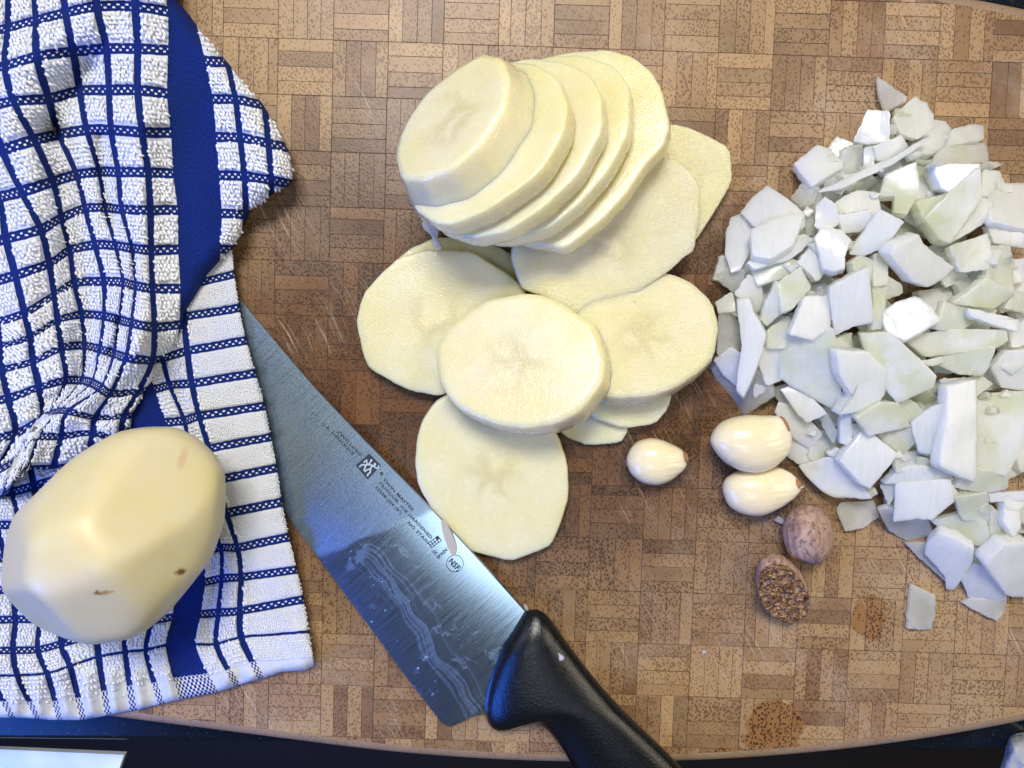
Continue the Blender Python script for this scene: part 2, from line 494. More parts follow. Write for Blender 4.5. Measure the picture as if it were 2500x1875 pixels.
# ================================================================== countertop, floor
def box(name, x0, x1, y0, y1, z0, z1, mat, bevel=0.0, parent=None):
    bm = bmesh.new()
    bmesh.ops.create_cube(bm, size=1.0)
    for v in bm.verts:
        v.co = Vector((x0 + (v.co.x + .5) * (x1 - x0), y0 + (v.co.y + .5) * (y1 - y0), z0 + (v.co.z + .5) * (z1 - z0)))
    if bevel:
        bmesh.ops.bevel(bm, geom=list(bm.edges), offset=bevel, segments=4, profile=0.5, affect='EDGES')
    me = bpy.data.meshes.new(name); bm.to_mesh(me); bm.free()
    me.materials.append(mat)
    me.shade_smooth() if bevel else None
    return link(bpy.data.objects.new(name, me), parent)

BOARD_T = 0.018
c0 = P(0, 1808, -18); c1 = P(2500, 1836, -18)
ang = math.atan2(c1.y - c0.y, c1.x - c0.x)
ct = box('countertop', -1.1, 1.1, 0.0, 0.75, -0.03, 0.0, MGR, bevel=0.003)
ct.location = ((c0.x + c1.x) / 2, (c0.y + c1.y) / 2, -BOARD_T)
ct.rotation_euler = (0, 0, ang)
tag(ct, 'glossy black speckled granite worktop under the cutting board', None, None, 'structure')

MF = Mat('dark_floorboards')
_g = MF.node('ShaderNodeNewGeometry').outputs['Position']
MF.pbsdf(Base_Color=MF.mix(MF.noise(MF.map(_g, scale=(3, 40, 1), rot=(0, 0, 0.6)), 1.0, 3), (0.030, 0.019, 0.012), (0.012, 0.008, 0.006)), Roughness=0.5)
fl = box('floor', -3, 3, -3, 3, -0.92, -0.90, MF.m)
tag(fl, 'dark brown floor seen below the worktop edge', None, None, 'structure')

# pale panel below the worktop edge, lower left
MP = Mat('pale_enamel')
_o = MP.obj()
MP.pbsdf(Base_Color=MP.mix(MP.ss(MP.noise(_o, 14, 3), 0.4, 0.6), (0.55, 0.68, 0.80), (0.80, 0.88, 0.92)), Roughness=0.25)
zz = -60
pts = [P(-60, 1827, zz), P(303, 1843, zz), P(262, 1960, zz), P(-60, 1960, zz)]
vv = pts + [p + Vector((0, 0, -0.003)) for p in pts]
pan = mesh_obj('appliance_panel', vv, [(3, 2, 1, 0), (4, 5, 6, 7), (0, 1, 5, 4), (1, 2, 6, 5), (2, 3, 7, 6), (3, 0, 4, 7)], MP.m, smooth=False, origin=pts[1])
tag(pan, 'shiny pale blue panel with a slanted end, below the worktop edge', 'panel')

# crumpled clear bag, lower right corner
MB = Mat('clear_plastic_film')
_o = MB.obj()
MB.pbsdf(Base_Color=(0.80, 0.84, 0.88), Roughness=0.18, Transmission_Weight=0.55, IOR=1.2,
         Normal=MB.bump(MB.noise(_o, 130, 3, 0.6), 0.8, 0.003))
bagout = [(2462, 1800), (2485, 1788), (2530, 1790), (2570, 1850), (2560, 1950), (2425, 1950), (2436, 1890), (2452, 1845)]
V = []; Fc = []
cxy = (2500, 1870)
NR = 7
n = 32
def resample(pts, n, closed=True):
    pts = [np.array(p, float) for p in pts]
    if closed: pts = pts + [pts[0]]
    seg = [np.linalg.norm(pts[i + 1] - pts[i]) for i in range(len(pts) - 1)]
    cum = np.concatenate([[0], np.cumsum(seg)]); tot = cum[-1]
    out = []
    for i in range(n):
        s = tot * i / n if closed else tot * i / (n - 1)
        j = min(int(np.searchsorted(cum, s, side='right') - 1), len(seg) - 1)
        t = (s - cum[j]) / max(seg[j], 1e-9)
        out.append(pts[j] * (1 - t) + pts[j + 1] * t)
    return np.array(out)
def resample_keep(pts, n):
    """closed outline resampled to n points, keeping its corners"""
    pts = [np.array(p, float) for p in pts]
    m = len(pts)
    if m >= n: return resample(pts, n)
    L = [np.linalg.norm(pts[(i + 1) % m] - pts[i]) for i in range(m)]
    cnt = [1] * m
    for _ in range(n - m):
        i = max(range(m), key=lambda k: L[k] / cnt[k]); cnt[i] += 1
    out = []
    for i in range(m):
        for k in range(cnt[i]):
            t = k / cnt[i]; out.append(pts[i] * (1 - t) + pts[(i + 1) % m] * t)
    return np.array(out)
def chaikin(pts, it=2, q=0.25):
    pts = [np.array(p, float) for p in pts]
    for _ in range(it):
        o = []
        for i in range(len(pts)):
            a, b = pts[i], pts[(i + 1) % len(pts)]
            o += [a * (1 - q) + b * q, a * q + b * (1 - q)]
        pts = o
    return pts
ring = resample(chaikin(bagout, 1), n)
for k in range(NR):
    f = 1 - k / NR
    for q in ring:
        x = cxy[0] + (q[0] - cxy[0]) * f; y = cxy[1] + (q[1] - cxy[1]) * f
        V.append(P(x, y, -17 + 11 * math.sqrt(max(0, 1 - f * f)) + 3.0 * mnoise.noise(Vector((x * .03, y * .03, 1))) * (1 if k else 0)))
V.append(P(cxy[0], cxy[1], -6))
for k in range(NR - 1):
    for i in range(n):
        a = k * n + i; b = k * n + (i + 1) % n
        Fc.append((a, b, b + n, a + n))
for i in range(n):
    Fc.append(((NR - 1) * n + i, (NR - 1) * n + (i + 1) % n, len(V) - 1))
bag = mesh_obj('plastic_bag', V, Fc, MB.m, origin=P(2500, 1870, -17))
tag(bag, 'corner of a crumpled clear plastic bag on the black worktop', 'plastic bag')

# ================================================================== cutting board
CX, CY, AX, AY = 1480.0, 890.0, 2300.0, 978.0
out_px = []
XL, XR = -620.0, 3420.0
def hy(x): return AY * math.sqrt(max(0, 1 - ((x - CX) / AX) ** 2))
xs = np.linspace(XL, XR, 90)
top = [(x, CY - (hy(x) if x > CX else AY * math.sqrt(max(0, 1 - ((x - CX) / 3300.0) ** 2)))) for x in xs]
bot = [(x, CY + hy(x)) for x in xs[::-1]]
def endcap(x, s):
    h = hy(x) if s > 0 else AY * math.sqrt(1 - ((x - CX) / 3300.0) ** 2); return [(x + s * 200 * math.sin(t) , CY - s * h * math.cos(t)) for t in np.linspace(0.12, math.pi - 0.12, 18)]
outline = top + endcap(XR, 1) + bot + endcap(XL, -1)
OUT = [P(x, y, -1.2) for x, y in outline]           # widest line of the rounded edge
def hull(pts):
    pts = sorted((p.x, p.y) for p in pts)
    def half(ps):
        h = []
        for q in ps:
            while len(h) > 1 and (h[-1][0] - h[-2][0]) * (q[1] - h[-2][1]) - (h[-1][1] - h[-2][1]) * (q[0] - h[-2][0]) <= 0: h.pop()
            h.append(q)
        return h
    return half(pts)[:-1] + half(pts[::-1])[:-1]
OUT2 = hull(OUT)
_c = []
for i in range(len(OUT2)):
    a, b = Vector(OUT2[i]), Vector(OUT2[(i + 1) % len(OUT2)])
    _c.append(a)
    if (b - a).length > 0.02: _c += [a.lerp(b, 1 / 3), a.lerp(b, 2 / 3)]
OUT2 = _c
cen = sum(OUT2, Vector((0, 0))) / len(OUT2)
def inset(d):
    o = []
    n = len(OUT2)
    for i in range(n):
        t = (OUT2[(i + 1) % n] - OUT2[i - 1]).normalized()
        nr = Vector((t.y, -t.x))
        if nr.dot(cen - OUT2[i]) < 0: nr = -nr
        o.append(OUT2[i] + nr * d)
    return o
board = empty('cutting_board', (cen.x, cen.y, -BOARD_T))
tag(board, 'large oval end-grain bamboo chopping board holding all the food', 'cutting board')
GRV = -0.00022
prof = [(0.0050, GRV), (0.0042, -0.0002), (0.0026, -0.0006), (0.0012, -0.0016), (0.0003, -0.0034), (0.0, -0.0060), (0.0, -0.0125), (0.0006, -0.0155), (0.002, -0.0172), (0.004, -BOARD_T)]
V = []; Fc = []
n = len(OUT2)
for d, z in prof:
    V += [Vector((p.x, p.y, z)) for p in inset(d)]
for k in range(len(prof) - 1):
    for i in range(n):
        a = k * n + i; b = k * n + (i + 1) % n
        Fc.append((a, b, b + n, a + n))
Fc.append(tuple(range((len(prof) - 1) * n, len(prof) * n)))
o = mesh_obj('board_edge', V, Fc, ME, board); o.matrix_parent_inverse = Matrix.Translation(-board.location)
ins = inset(0.0050)
V = [Vector((p.x, p.y, GRV)) for p in ins]
o = mesh_obj('glue_bed', V, [tuple(range(len(V)))], MG, board, smooth=False); o.matrix_parent_inverse = Matrix.Translation(-board.location)

# strips of bamboo laid in a basket pattern
clip_poly = inset(0.0048)
if sum(clip_poly[i].x * clip_poly[(i + 1) % n].y - clip_poly[(i + 1) % n].x * clip_poly[i].y for i in range(n)) < 0:
    clip_poly = clip_poly[::-1]
def clip(poly):
    for i in range(len(clip_poly)):
        a = clip_poly[i]; b = clip_poly[(i + 1) % len(clip_poly)]
        e = b - a
        res = []
        for j in range(len(poly)):
            p, q = poly[j - 1], poly[j]
            sp = e.x * (p.y - a.y) - e.y * (p.x - a.x)
            sq = e.x * (q.y - a.y) - e.y * (q.x - a.x)
            if sp >= 0 and sq >= 0: res.append(q)
            elif sp >= 0 > sq: res.append(p + (q - p) * (sp / (sp - sq)))
            elif sp < 0 <= sq:
                res.append(p + (q - p) * (sp / (sp - sq))); res.append(q)
        poly = res
        if len(poly) < 3: return []
    return poly
CELL = 0.02098
O0 = P(945, 239)
GA = R(-1.85)
ex = Vector((math.cos(GA), math.sin(GA))); ey = Vector((-math.sin(GA), math.cos(GA)))
strips = []
srng = random.Random(11)
maxr = max((p - cen).length for p in OUT2)
for i in range(-26, 27):
    for j in range(-16, 8):
        cc = Vector((O0.x, O0.y)) + ex * ((i + .5) * CELL) + ey * ((j + .5) * CELL)
        horiz = (i + j) % 2 == 0
        cuts = [0.0]
        ph = srng.uniform(0.20, 0.30)
        cuts.append(ph)
        while cuts[-1] < 0.74:
            cuts.append(cuts[-1] + srng.uniform(0.245, 0.285))
        cuts[-1] = 1.0 if cuts[-1] > 0.86 else cuts[-1]
        if cuts[-1] < 1.0: cuts.append(1.0)
        for s in range(len(cuts) - 1):
            g = 0.00006 if srng.random() > 0.3 else 0.00010
            ge = 0.00009
            a0 = cuts[s] * CELL + (g if s else ge); a1 = cuts[s + 1] * CELL - (g if s < len(cuts) - 2 else ge)
            l0, l1 = ge, CELL - ge
            oc = Vector((O0.x, O0.y)) + ex * (i * CELL) + ey * (j * CELL)
            sk = srng.uniform(-1, 1) * 0.00005
            if horiz: q = [(l0, a0), (l1, a0 + sk), (l1, a1 + sk), (l0, a1)]
            else: q = [(a0, l0), (a1, l0), (a1 + sk, l1), (a0 + sk, l1)]
            poly = [oc + ex * x + ey * y for x, y in q]
            if (cc - cen).length > maxr + CELL: continue
            inside = all(all(((clip_poly[(t + 1) % n] - clip_poly[t]).x * (p.y - clip_poly[t].y) - (clip_poly[(t + 1) % n] - clip_poly[t]).y * (p.x - clip_poly[t].x)) >= 0 for t in range(0, n)) for p in poly) if abs(cc.y) > 0.10 or abs(cc.x) > 0.25 else True
            if not inside:
                poly = clip(poly)
                if len(poly) < 3: continue
            ar = abs(sum(poly[t].x * poly[(t + 1) % len(poly)].y - poly[(t + 1) % len(poly)].x * poly[t].y for t in range(len(poly)))) / 2
            if ar < 2e-6: continue
            strips.append((poly, ar, cc))
def strip_geo(poly, z, bw=0.00012):
    m = len(poly)
    c = sum(poly, Vector((0, 0))) / m
    V = [Vector((p.x, p.y, -0.0006)) for p in poly] + [Vector((p.x, p.y, z - 0.00010)) for p in poly]
    V += [Vector((*(p + (c - p).normalized() * bw * 1.4), z)) for p in poly]
    F = []
    for k in range(2):
        for i in range(m):
            a = k * m + i; b = k * m + (i + 1) % m
            F.append((a, b, b + m, a + m))
    F.append(tuple(range(2 * m, 3 * m)))
    return V, F
# how much of each strip the photograph shows (rough covers for towel, knife, potatoes, onion)
def proj(p):
    v = ROT.transposed() @ (Vector((p.x, p.y, 0)) - CAM)
    return 1250 + v.x / -v.z * F_PX, 937.5 - v.y / -v.z * F_PX
def vis(cc):
    x, y = proj(cc)
    if not (0 < x < 2500 and 0 < y < 1875): return 0
    if x < 440 + 0.16 * y and y < 1760 and x < 700: return 0
    if x > 1990 and 380 < y < 1150: return 0
    if 1020 < x < 1560 and 180 < y < 560: return 0
    if 960 < x < 1700 and 700 < y < 960: return 0
    return 1
order = sorted(range(len(strips)), key=lambda t: (-vis(strips[t][2]), (proj(strips[t][2])[1] - 1000) ** 2 * 0.6 + (proj(strips[t][2])[0] - 1350) ** 2 * 0.25))
piece_ids = set(order[:300])
SV = []; SF = []; ST = []
def tone_for(cc):
    x, y = proj(cc)
    base = srng.random()
    d = srng.random() ** 1.6
    return (base, srng.random(), d)
for idx, (poly, ar, cc) in enumerate(strips):
    z = srng.uniform(-0.00004, 0.00004)
    V, F = strip_geo(poly, z)
    t = tone_for(cc)
    if idx in piece_ids:
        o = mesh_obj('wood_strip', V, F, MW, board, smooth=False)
        o.matrix_parent_inverse = Matrix.Translation(-board.location)
        ca = o.data.attributes.new('tone', 'FLOAT_COLOR', 'POINT')
        ca.data.foreach_set('color', np.tile([t[0], t[1], t[2], 1.0], len(V)).astype(np.float32))
    else:
        b = len(SV)
        SV += V; SF += [tuple(a + b for a in f) for f in F]; ST += [t] * len(V)
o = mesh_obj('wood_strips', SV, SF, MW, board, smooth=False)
o.matrix_parent_inverse = Matrix.Translation(-board.location)
ca = o.data.attributes.new('tone', 'FLOAT_COLOR', 'POINT')
ca.data.foreach_set('color', np.array([[a, b, c, 1.0] for a, b, c in ST], dtype=np.float32).ravel())
o['kind'] = 'stuff'

# ================================================================== generic shapes
def slab(name, outline, plane_c, normal, thick, mat, bevel=0.0006, grow=1.0, und=0.0002, nring=72, smooth_it=2, q=0.16, dome=0.0, curve=None, belly=0.012, ragged=0.0):
    """a slice: outline (photo pixels) laid on a tilted plane, given real thickness, rounded rims and an uneven face"""
    c = P(*plane_c); nrm = Vector(normal).normalized()
    pts = resample_keep(chaikin(outline, smooth_it, q), nring)
    if ragged:
        pts = np.array([(x + mnoise.noise(Vector((x * .12, y * .12, 4))) * ragged, y + mnoise.noise(Vector((x * .12, y * .12, 9))) * ragged) for x, y in pts])
    rim = [on_plane(x, y, c, nrm) for x, y in pts]
    ctr = sum(rim, Vector()) / len(rim)
    n = len(rim); V = []; F = []
    seed = Vector((plane_c[0] * .01, plane_c[1] * .013, 0))
    rmax = max((p - ctr).length for p in rim)
    def prt(p, off, f):
        nz = mnoise.noise(p * 90 + seed) * und * 2 + mnoise.noise(p * 300 + seed) * und * .5
        d = dome * (1 - f * f)
        if curve: 
            r = (p - ctr).dot(curve[0]); d -= curve[1] * (r / rmax) ** 2
        return p + nrm * (off + nz + d)
    fr = [0.15, 0.3, 0.45, 0.6, 0.75, 0.88, 1 - bevel * 1.6 / rmax]
    V.append(prt(ctr, 0, 0))
    for f in fr: V += [prt(ctr + (p - ctr) * f, 0, f) for p in rim]
    V += [prt(p - (p - ctr).normalized() * bevel * .35, -bevel * .3, 1) for p in rim]
    V += [prt(ctr + (p - ctr) * 1.0, -bevel * 1.0, 1) for p in rim]
    for s in (0.3, 0.65):
        b = 1 + (grow - 1) * s + belly * math.sin(math.pi * s)
        V += [prt(ctr + (p - ctr) * b, -bevel - (thick - 2 * bevel) * s, 1) for p in rim]
    V += [prt(ctr + (p - ctr) * grow, -thick + bevel, 1) for p in rim]
    V += [prt(ctr + (p - ctr) * (grow - bevel * 1.2 / rmax), -thick, 1) for p in rim]
    V += [prt(ctr + (p - ctr) * 0.5, -thick, .5) for p in rim]
    L = (len(V) - 1) // n
    V.append(prt(ctr, -thick, 0))
    for i in range(n): F.append((0, 1 + i, 1 + (i + 1) % n))
    for k in range(L - 1):
        for i in range(n):
            a = 1 + k * n + i; b = 1 + k * n + (i + 1) % n
            F.append((a, a + n, b + n, b))
    for i in range(n):
        F.append((1 + (L - 1) * n + i, len(V) - 1, 1 + (L - 1) * n + (i + 1) % n))
    return mesh_obj(name, V, F, mat, origin=ctr)

def pebble(name, outline, zmid, up, down, mat, ctr=None, nring=56, NL=14, smooth_it=2, q=0.22, power=2.0, disp=None, facets=None, axis=None):
    """a rounded body: silhouette outline (photo pixels) at height zmid, bulging up and down (mm)"""
    pts = resample(chaikin(outline, smooth_it, q), nring)
    if ctr is None: ctr = pts.mean(axis=0)
    rim = [P(x, y, zmid) for x, y in pts]
    c = P(ctr[0], ctr[1], zmid)
    rotz = 0.0
    if axis is not None:
        a = P(*axis[0], zmid); b = P(*axis[1], zmid); rotz = math.atan2(b.y - a.y, b.x - a.x)
    V = []; F = []
    for k in range(1, 2 * NL):
        th = math.pi * k / (2 * NL)
        f = abs(math.sin(th)) ** (2 / power); z = math.cos(th)
        hz = (up if z > 0 else down) * 0.001 * math.copysign(abs(z) ** (2 / power), z)
        V += [c + (p - c) * f + Vector((0, 0, hz)) for p in rim]
    n = nring
    V = [c + Vector((0, 0, up * .001))] + V + [c - Vector((0, 0, down * .001))]
    if facets:
        for i, v in enumerate(V):
            for (nx, ny, nz, d, soft) in facets:
                nn = Vector((nx, ny, nz)).normalized()
                e = (v - c).dot(nn) - d * .001
                if e > -soft * .001:
                    s = soft * .001
                    cut = e if e > s else (e + s) ** 2 / (4 * s)
                    v = v - nn * cut
            V[i] = v
    if disp:
        for i, v in enumerate(V): V[i] = disp(v, c)
    L = 2 * NL - 1
    for i in range(n): F.append((0, 1 + i, 1 + (i + 1) % n))
    for k in range(L - 1):
        for i in range(n):
            a = 1 + k * n + i; b = 1 + k * n + (i + 1) % n
            F.append((a, a + n, b + n, b))
    for i in range(n): F.append((1 + (L - 1) * n + i, len(V) - 1, 1 + (L - 1) * n + (i + 1) % n))
    if rotz:
        m = Matrix.Rotation(-rotz, 3, 'Z')
        V = [m @ (v - c) for v in V]
        o = mesh_obj(name, V, F, mat); o.location = c; o.rotation_euler = (0, 0, rotz)
    else:
        o = mesh_obj(name, V, F, mat, origin=c)
    bm = bmesh.new(); bm.from_mesh(o.data); bmesh.ops.recalc_face_normals(bm, faces=bm.faces); bm.to_mesh(o.data); bm.free()
    return o

# ================================================================== potato slices
MS = potato_material('raw_potato_flesh')
MSW = potato_material('wet_potato_flesh', wet=0.9)
G = 'potato slices piled in the middle of the board'
def tiltn(deg, az):
    """normal leaning by deg towards photo direction az (degrees, 0 = right, 90 = up)"""
    return (math.sin(R(deg)) * math.cos(R(az)), math.sin(R(deg)) * math.sin(R(az)), math.cos(R(deg)))
SL = [
 # outline, plane point (px,py,mm), normal, thickness m, grow, label
 ([(1560,320),(1620,302),(1660,305),(1692,314),(1725,329),(1782,360),(1789,436),(1773,470),(1739,526),(1701,585),(1650,625),(1580,600),(1540,450)],
  (1680,450,6.5), tiltn(3,200), 0.0058, 1.0, 'flat wet potato slice sticking out on the far right of the pile, beside the onion'),
 ([(1330,1000),(1378,1066),(1436,1088),(1516,1081),(1534,1052),(1530,960),(1460,900),(1360,900)],
  (1440,1050,4.0), tiltn(2,90), 0.0038, 1.0, 'lowest thin potato slice, only its tip showing left above the smallest garlic clove'),
 ([(1380,900),(1440,1018),(1523,1046),(1600,1035),(1632,998),(1650,930),(1600,830),(1480,820)],
  (1540,1000,8.0), tiltn(3,90), 0.0040, 1.0, 'thin potato slice under the thick glossy slice, its edge showing below it'),
 ([(1470,700),(1560,662),(1639,664),(1695,689),(1740,735),(1757,791),(1746,866),(1712,905),(1650,946),(1590,968),(1494,972),(1440,950),(1390,880),(1400,770)],
  (1600,820,19), tiltn(17,98), 0.0140, 1.02, 'thick potato slice with a very wet glittering face, right of the front slice'),
 ([(960,640),(1000,606),(1060,580),(1150,575),(1240,612),(1262,650),(1285,712),(1230,760),(1120,740),(1000,700)],
  (1150,640,5.0), tiltn(3,90), 0.0045, 1.0, 'potato slice mostly hidden, showing as a yellowish strip left of the dark gap'),
 ([(869,788),(878,745),(890,712),(930,668),(974,629),(1035,611),(1107,611),(1154,616),(1209,651),(1250,676),(1285,712),(1280,800),(1200,900),(1085,962),(1068,966),(1006,956),(963,936),(901,900),(887,871)],
  (1040,790,9.5), tiltn(4,240), 0.0055, 1.0, 'round pale potato slice at the left of the pile'),
 ([(1100,960),(1060,985),(1029,1032),(1018,1072),(1013,1136),(1022,1190),(1065,1265),(1110,1330),(1165,1351),(1245,1372),(1306,1350),(1346,1331),(1370,1275),(1388,1215),(1385,1130),(1362,1066),(1300,980),(1200,940)],
  (1200,1170,8.0), tiltn(3,270), 0.0055, 1.0, 'round potato slice at the bottom of the pile, against the knife'),
 ([(1560,395),(1640,385),(1687,417),(1712,458),(1707,521),(1696,612),(1671,628),(1642,657),(1600,685),(1541,730),(1530,733),(1523,745),(1447,784),(1405,768),(1340,730),(1277,706),(1262,670),(1248,625),(1270,540),(1400,430)],
  (1480,600,17), tiltn(9,290), 0.0062, 1.0, 'large wet potato slice leaning out from under the tilted stack, its lower rim nicked'),
 ([(1290,150),(1393,125),(1480,119),(1545,137),(1592,174),(1614,215),(1636,305),(1620,355),(1576,400),(1526,476),(1470,536),(1380,606),(1320,596),(1200,570),(1130,500),(1160,330),(1220,200)],
  (1400,360,27), tiltn(20,138), 0.0085, 1.0, 'rightmost and lowest slice of the tilted potato stack'),
 ([(1240,165),(1340,138),(1420,132),(1500,160),(1538,212),(1536,320),(1482,420),(1408,504),(1330,562),(1220,586),(1120,560),(1080,470),(1110,330),(1170,220)],
  (1330,350,34), tiltn(25,138), 0.0080, 1.0, 'fourth slice from the left in the tilted potato stack'),
 ([(1180,170),(1290,140),(1385,152),(1440,180),(1468,232),(1470,315),(1410,424),(1330,504),(1240,562),(1150,582),(1060,550),(1040,460),(1060,320),(1100,230)],
  (1270,350,41), tiltn(29,138), 0.0080, 1.0, 'third slice from the left in the tilted potato stack'),
 ([(1120,190),(1220,150),(1306,153),(1360,188),(1386,253),(1376,322),(1318,420),(1200,506),(1100,548),(1062,545),(1010,510),(985,430),(1000,320),(1050,240)],
  (1200,350,48), tiltn(33,138), 0.0085, 1.0, 'second slice from the left in the tilted potato stack, just under the end piece'),
 ([(1060,850),(1068,925),(1089,965),(1115,994),(1162,1020),(1223,1041),(1285,1047),(1357,1034),(1415,1005),(1451,962),(1473,925),(1478,875),(1462,817),(1447,786),(1415,768),(1364,733),(1317,716),(1277,713),(1194,727),(1147,755),(1093,799)],
  (1270,880,27), tiltn(22,132), 0.0150, 1.02, 'thick oval potato slice lying face up in front, with a brown star at its heart'),
 ([(1111,164),(1176,125),(1226,136),(1244,190),(1236,255),(1196,318),(1162,365),(1107,412),(1031,440),(975,436),(960,380),(972,330),(992,286),(1039,222)],
  (1105,285,52), tiltn(36,140), 0.0190, 1.22, 'rounded end piece of the potato on top at the left of the tilted stack'),
]
for (ol, pc, nr, th, gr, lab) in SL:
    o = slab('potato_slice', ol, pc, nr, th, MSW if 'wet' in lab else MS, bevel=0.0007 if th < 0.011 else 0.0016, grow=gr, und=0.00014, smooth_it=1, q=0.15, nring=96, ragged=1.5)
    tag(o, lab, 'potato slice', G)
# film of potato skin between the stack and the left slice
MSK = Mat('clear_potato_film')
MSK.pbsdf(Base_Color=(0.85, 0.85, 0.84), Roughness=0.2, Transmission_Weight=0.6, IOR=1.33, Normal=MSK.bump(MSK.noise(MSK.obj(), 400, 3), 0.7, 0.001))
o = slab('potato_film', [(1028,542),(1040,536),(1062,536),(1072,560),(1066,590),(1082,602),(1070,612),(1058,604),(1054,575),(1034,560)], (1050,570,16), tiltn(8,200), 0.0007, MSK.m, bevel=0.0002, und=0.0006, nring=40)
tag(o, 'thin clear sliver hanging at the lower left corner of the tilted potato stack', 'potato peel')

# whole peeled potato on the towel
WO = [(280 + (x - 275) * 0.97, 1300 + (y - 1300) * 0.975) for x, y in [(120,1180),(205,1095),(290,1045),(350,1036),(415,1037),(465,1062),(505,1100),(534,1140),(541,1200),(536,1290),(505,1380),(450,1450),(400,1510),(350,1550),(270,1562),(180,1556),(100,1548),(55,1540),(25,1460),(13,1410),(22,1310),(55,1240)]]
wp = pebble('potato', WO, 38, 33, 30, None, ctr=(285, 1310), nring=96, NL=26, q=0.16, smooth_it=2, power=2.15,
    facets=[(-0.15,0.75,0.85,30,4.0),(0.55,0.45,0.75,29.5,4.0),(0.25,-0.6,0.85,29.5,3.5),(-0.7,0.1,0.7,30,4.0),(0.8,-0.2,0.62,29.5,3.0),(-0.45,-0.6,0.7,31,2.5),(0,0.1,1,32,4.0)])
bpy.context.view_layer.update()
def pl(px, py, z=0):
    o_ = CAM - wp.location; d_ = ray(px, py).normalized()
    hit, loc, _n, _i = wp.ray_cast(o_, d_)
    return tuple(loc) if hit else (9, 9, 9)
MWP = potato_material('peeled_potato', whole=[
    (pl(441, 1396, 62), 0.0016, 0.0018, 0.0, 1.0, (0.22, 0.10, 0.03)),
    (pl(254, 1447, 62), 0.0038, 0.0013, -0.12, 0.85, (0.42, 0.22, 0.08)),
    (pl(238, 1446, 62), 0.0010, 0.0012, 0.0, 0.9, (0.26, 0.12, 0.05)),
    (pl(210, 1310, 66), 0.0042, 0.0062, 0.3, 0.30, (0.72, 0.52, 0.24)),
    (pl(446, 1118, 60), 0.0018, 0.0048, 0.7, 0.45, (0.55, 0.33, 0.14)),
    (pl(290, 1235, 60), 0.0230, 0.0260, 0.7, 0.22, (0.80, 0.68, 0.40)),
], tint=(0.68, 0.60, 0.34))
wp.data.materials.append(MWP)
tag(wp, 'whole peeled potato resting on the blue and white towel', 'potato')

# ================================================================== garlic
MGA = garlic_material(); MRT = root_material()
GG = 'peeled garlic cloves beside the onion'
def clove(ol, zmid, up, down, axis, root, lab, curl=None):
    def dsp(v, c):
        a = (P(*axis[1], zmid) - P(*axis[0], zmid)).normalized()
        s = (v - c).dot(a)
        side = (v - c).dot(Vector((-a.y, a.x, 0)))
        k = max(0, min(1, (s + 0.002) / 0.014))
        return v + Vector((0, 0, 0.00016 * k * math.sin(side * 2600) * (1 if v.z > c.z else 0)))
    o = pebble('garlic_clove', ol, zmid, up, down, MGA, nring=72, NL=18, disp=dsp, axis=axis, power=2.25)
    tag(o, lab, 'garlic clove', GG)
    r = pebble('root_end', root, zmid + 2.2, 3.6, 3.5, MRT, nring=24, NL=6)
    r.parent = o; r.matrix_parent_inverse = (Matrix.Translation(o.location) @ o.rotation_euler.to_matrix().to_4x4()).inverted()
    if curl:
        V = []; F = []
        m = 6
        for i, (x, y, z) in enumerate(curl):
            c = P(x, y, z); rr = 0.00045 * (1 - i / (len(curl) + 1))
            for k in range(m):
                t = 2 * math.pi * k / m
                V.append(c + Vector((math.cos(t) * rr * .5, math.sin(t) * rr, math.cos(t) * rr)))
        for i in range(len(curl) - 1):
            for k in range(m):
                a = i * m + k; b = i * m + (k + 1) % m
                F.append((a, b, b + m, a + m))
        q = mesh_obj('root_hair', V, F, MGA)
        q.parent = o; q.matrix_parent_inverse = r.matrix_parent_inverse.copy()
clove([(1602 + (x - 1598) * .94, 1127 + (y - 1127) * .92) for x, y in [(1519,1128),(1527,1098),(1548,1073),(1582,1063),(1612,1068),(1645,1083),(1668,1096),(1674,1115),(1678,1135),(1664,1153),(1630,1180),(1595,1190),(1560,1183),(1532,1162)]],
      7.0, 7.5, 6.5, ((1530,1128),(1672,1115)), [(1667,1101),(1675,1103),(1679,1115),(1680,1128),(1673,1130),(1668,1118)],
      'smallest garlic clove, alone left of the other two cloves')
clove([(1732,1082),(1742,1050),(1768,1025),(1815,1013),(1860,1014),(1903,1015),(1918,1026),(1930,1060),(1930,1085),(1920,1110),(1890,1140),(1850,1155),(1805,1150),(1762,1125)],
      12.5, 9.0, 8.0, ((1738,1090),(1918,1040)), [(1903,1015),(1913,1018),(1922,1036),(1928,1058),(1918,1056),(1908,1042)],
      'largest garlic clove with lengthwise lines, lying on top of another clove')
clove([(1763,1195),(1770,1170),(1800,1150),(1850,1140),(1895,1138),(1930,1152),(1952,1175),(1955,1190),(1940,1212),(1900,1240),(1855,1260),(1810,1255),(1776,1235)],
      7.5, 8.0, 7.0, ((1768,1200),(1952,1180)), [(1938,1165),(1950,1172),(1953,1186),(1946,1196),(1936,1190),(1934,1176)],
      'garlic clove with a curled root hair, tucked under the largest clove', curl=[(1950,1184,8),(1956,1190,8.5),(1961,1190,9),(1963,1185,9.5)])

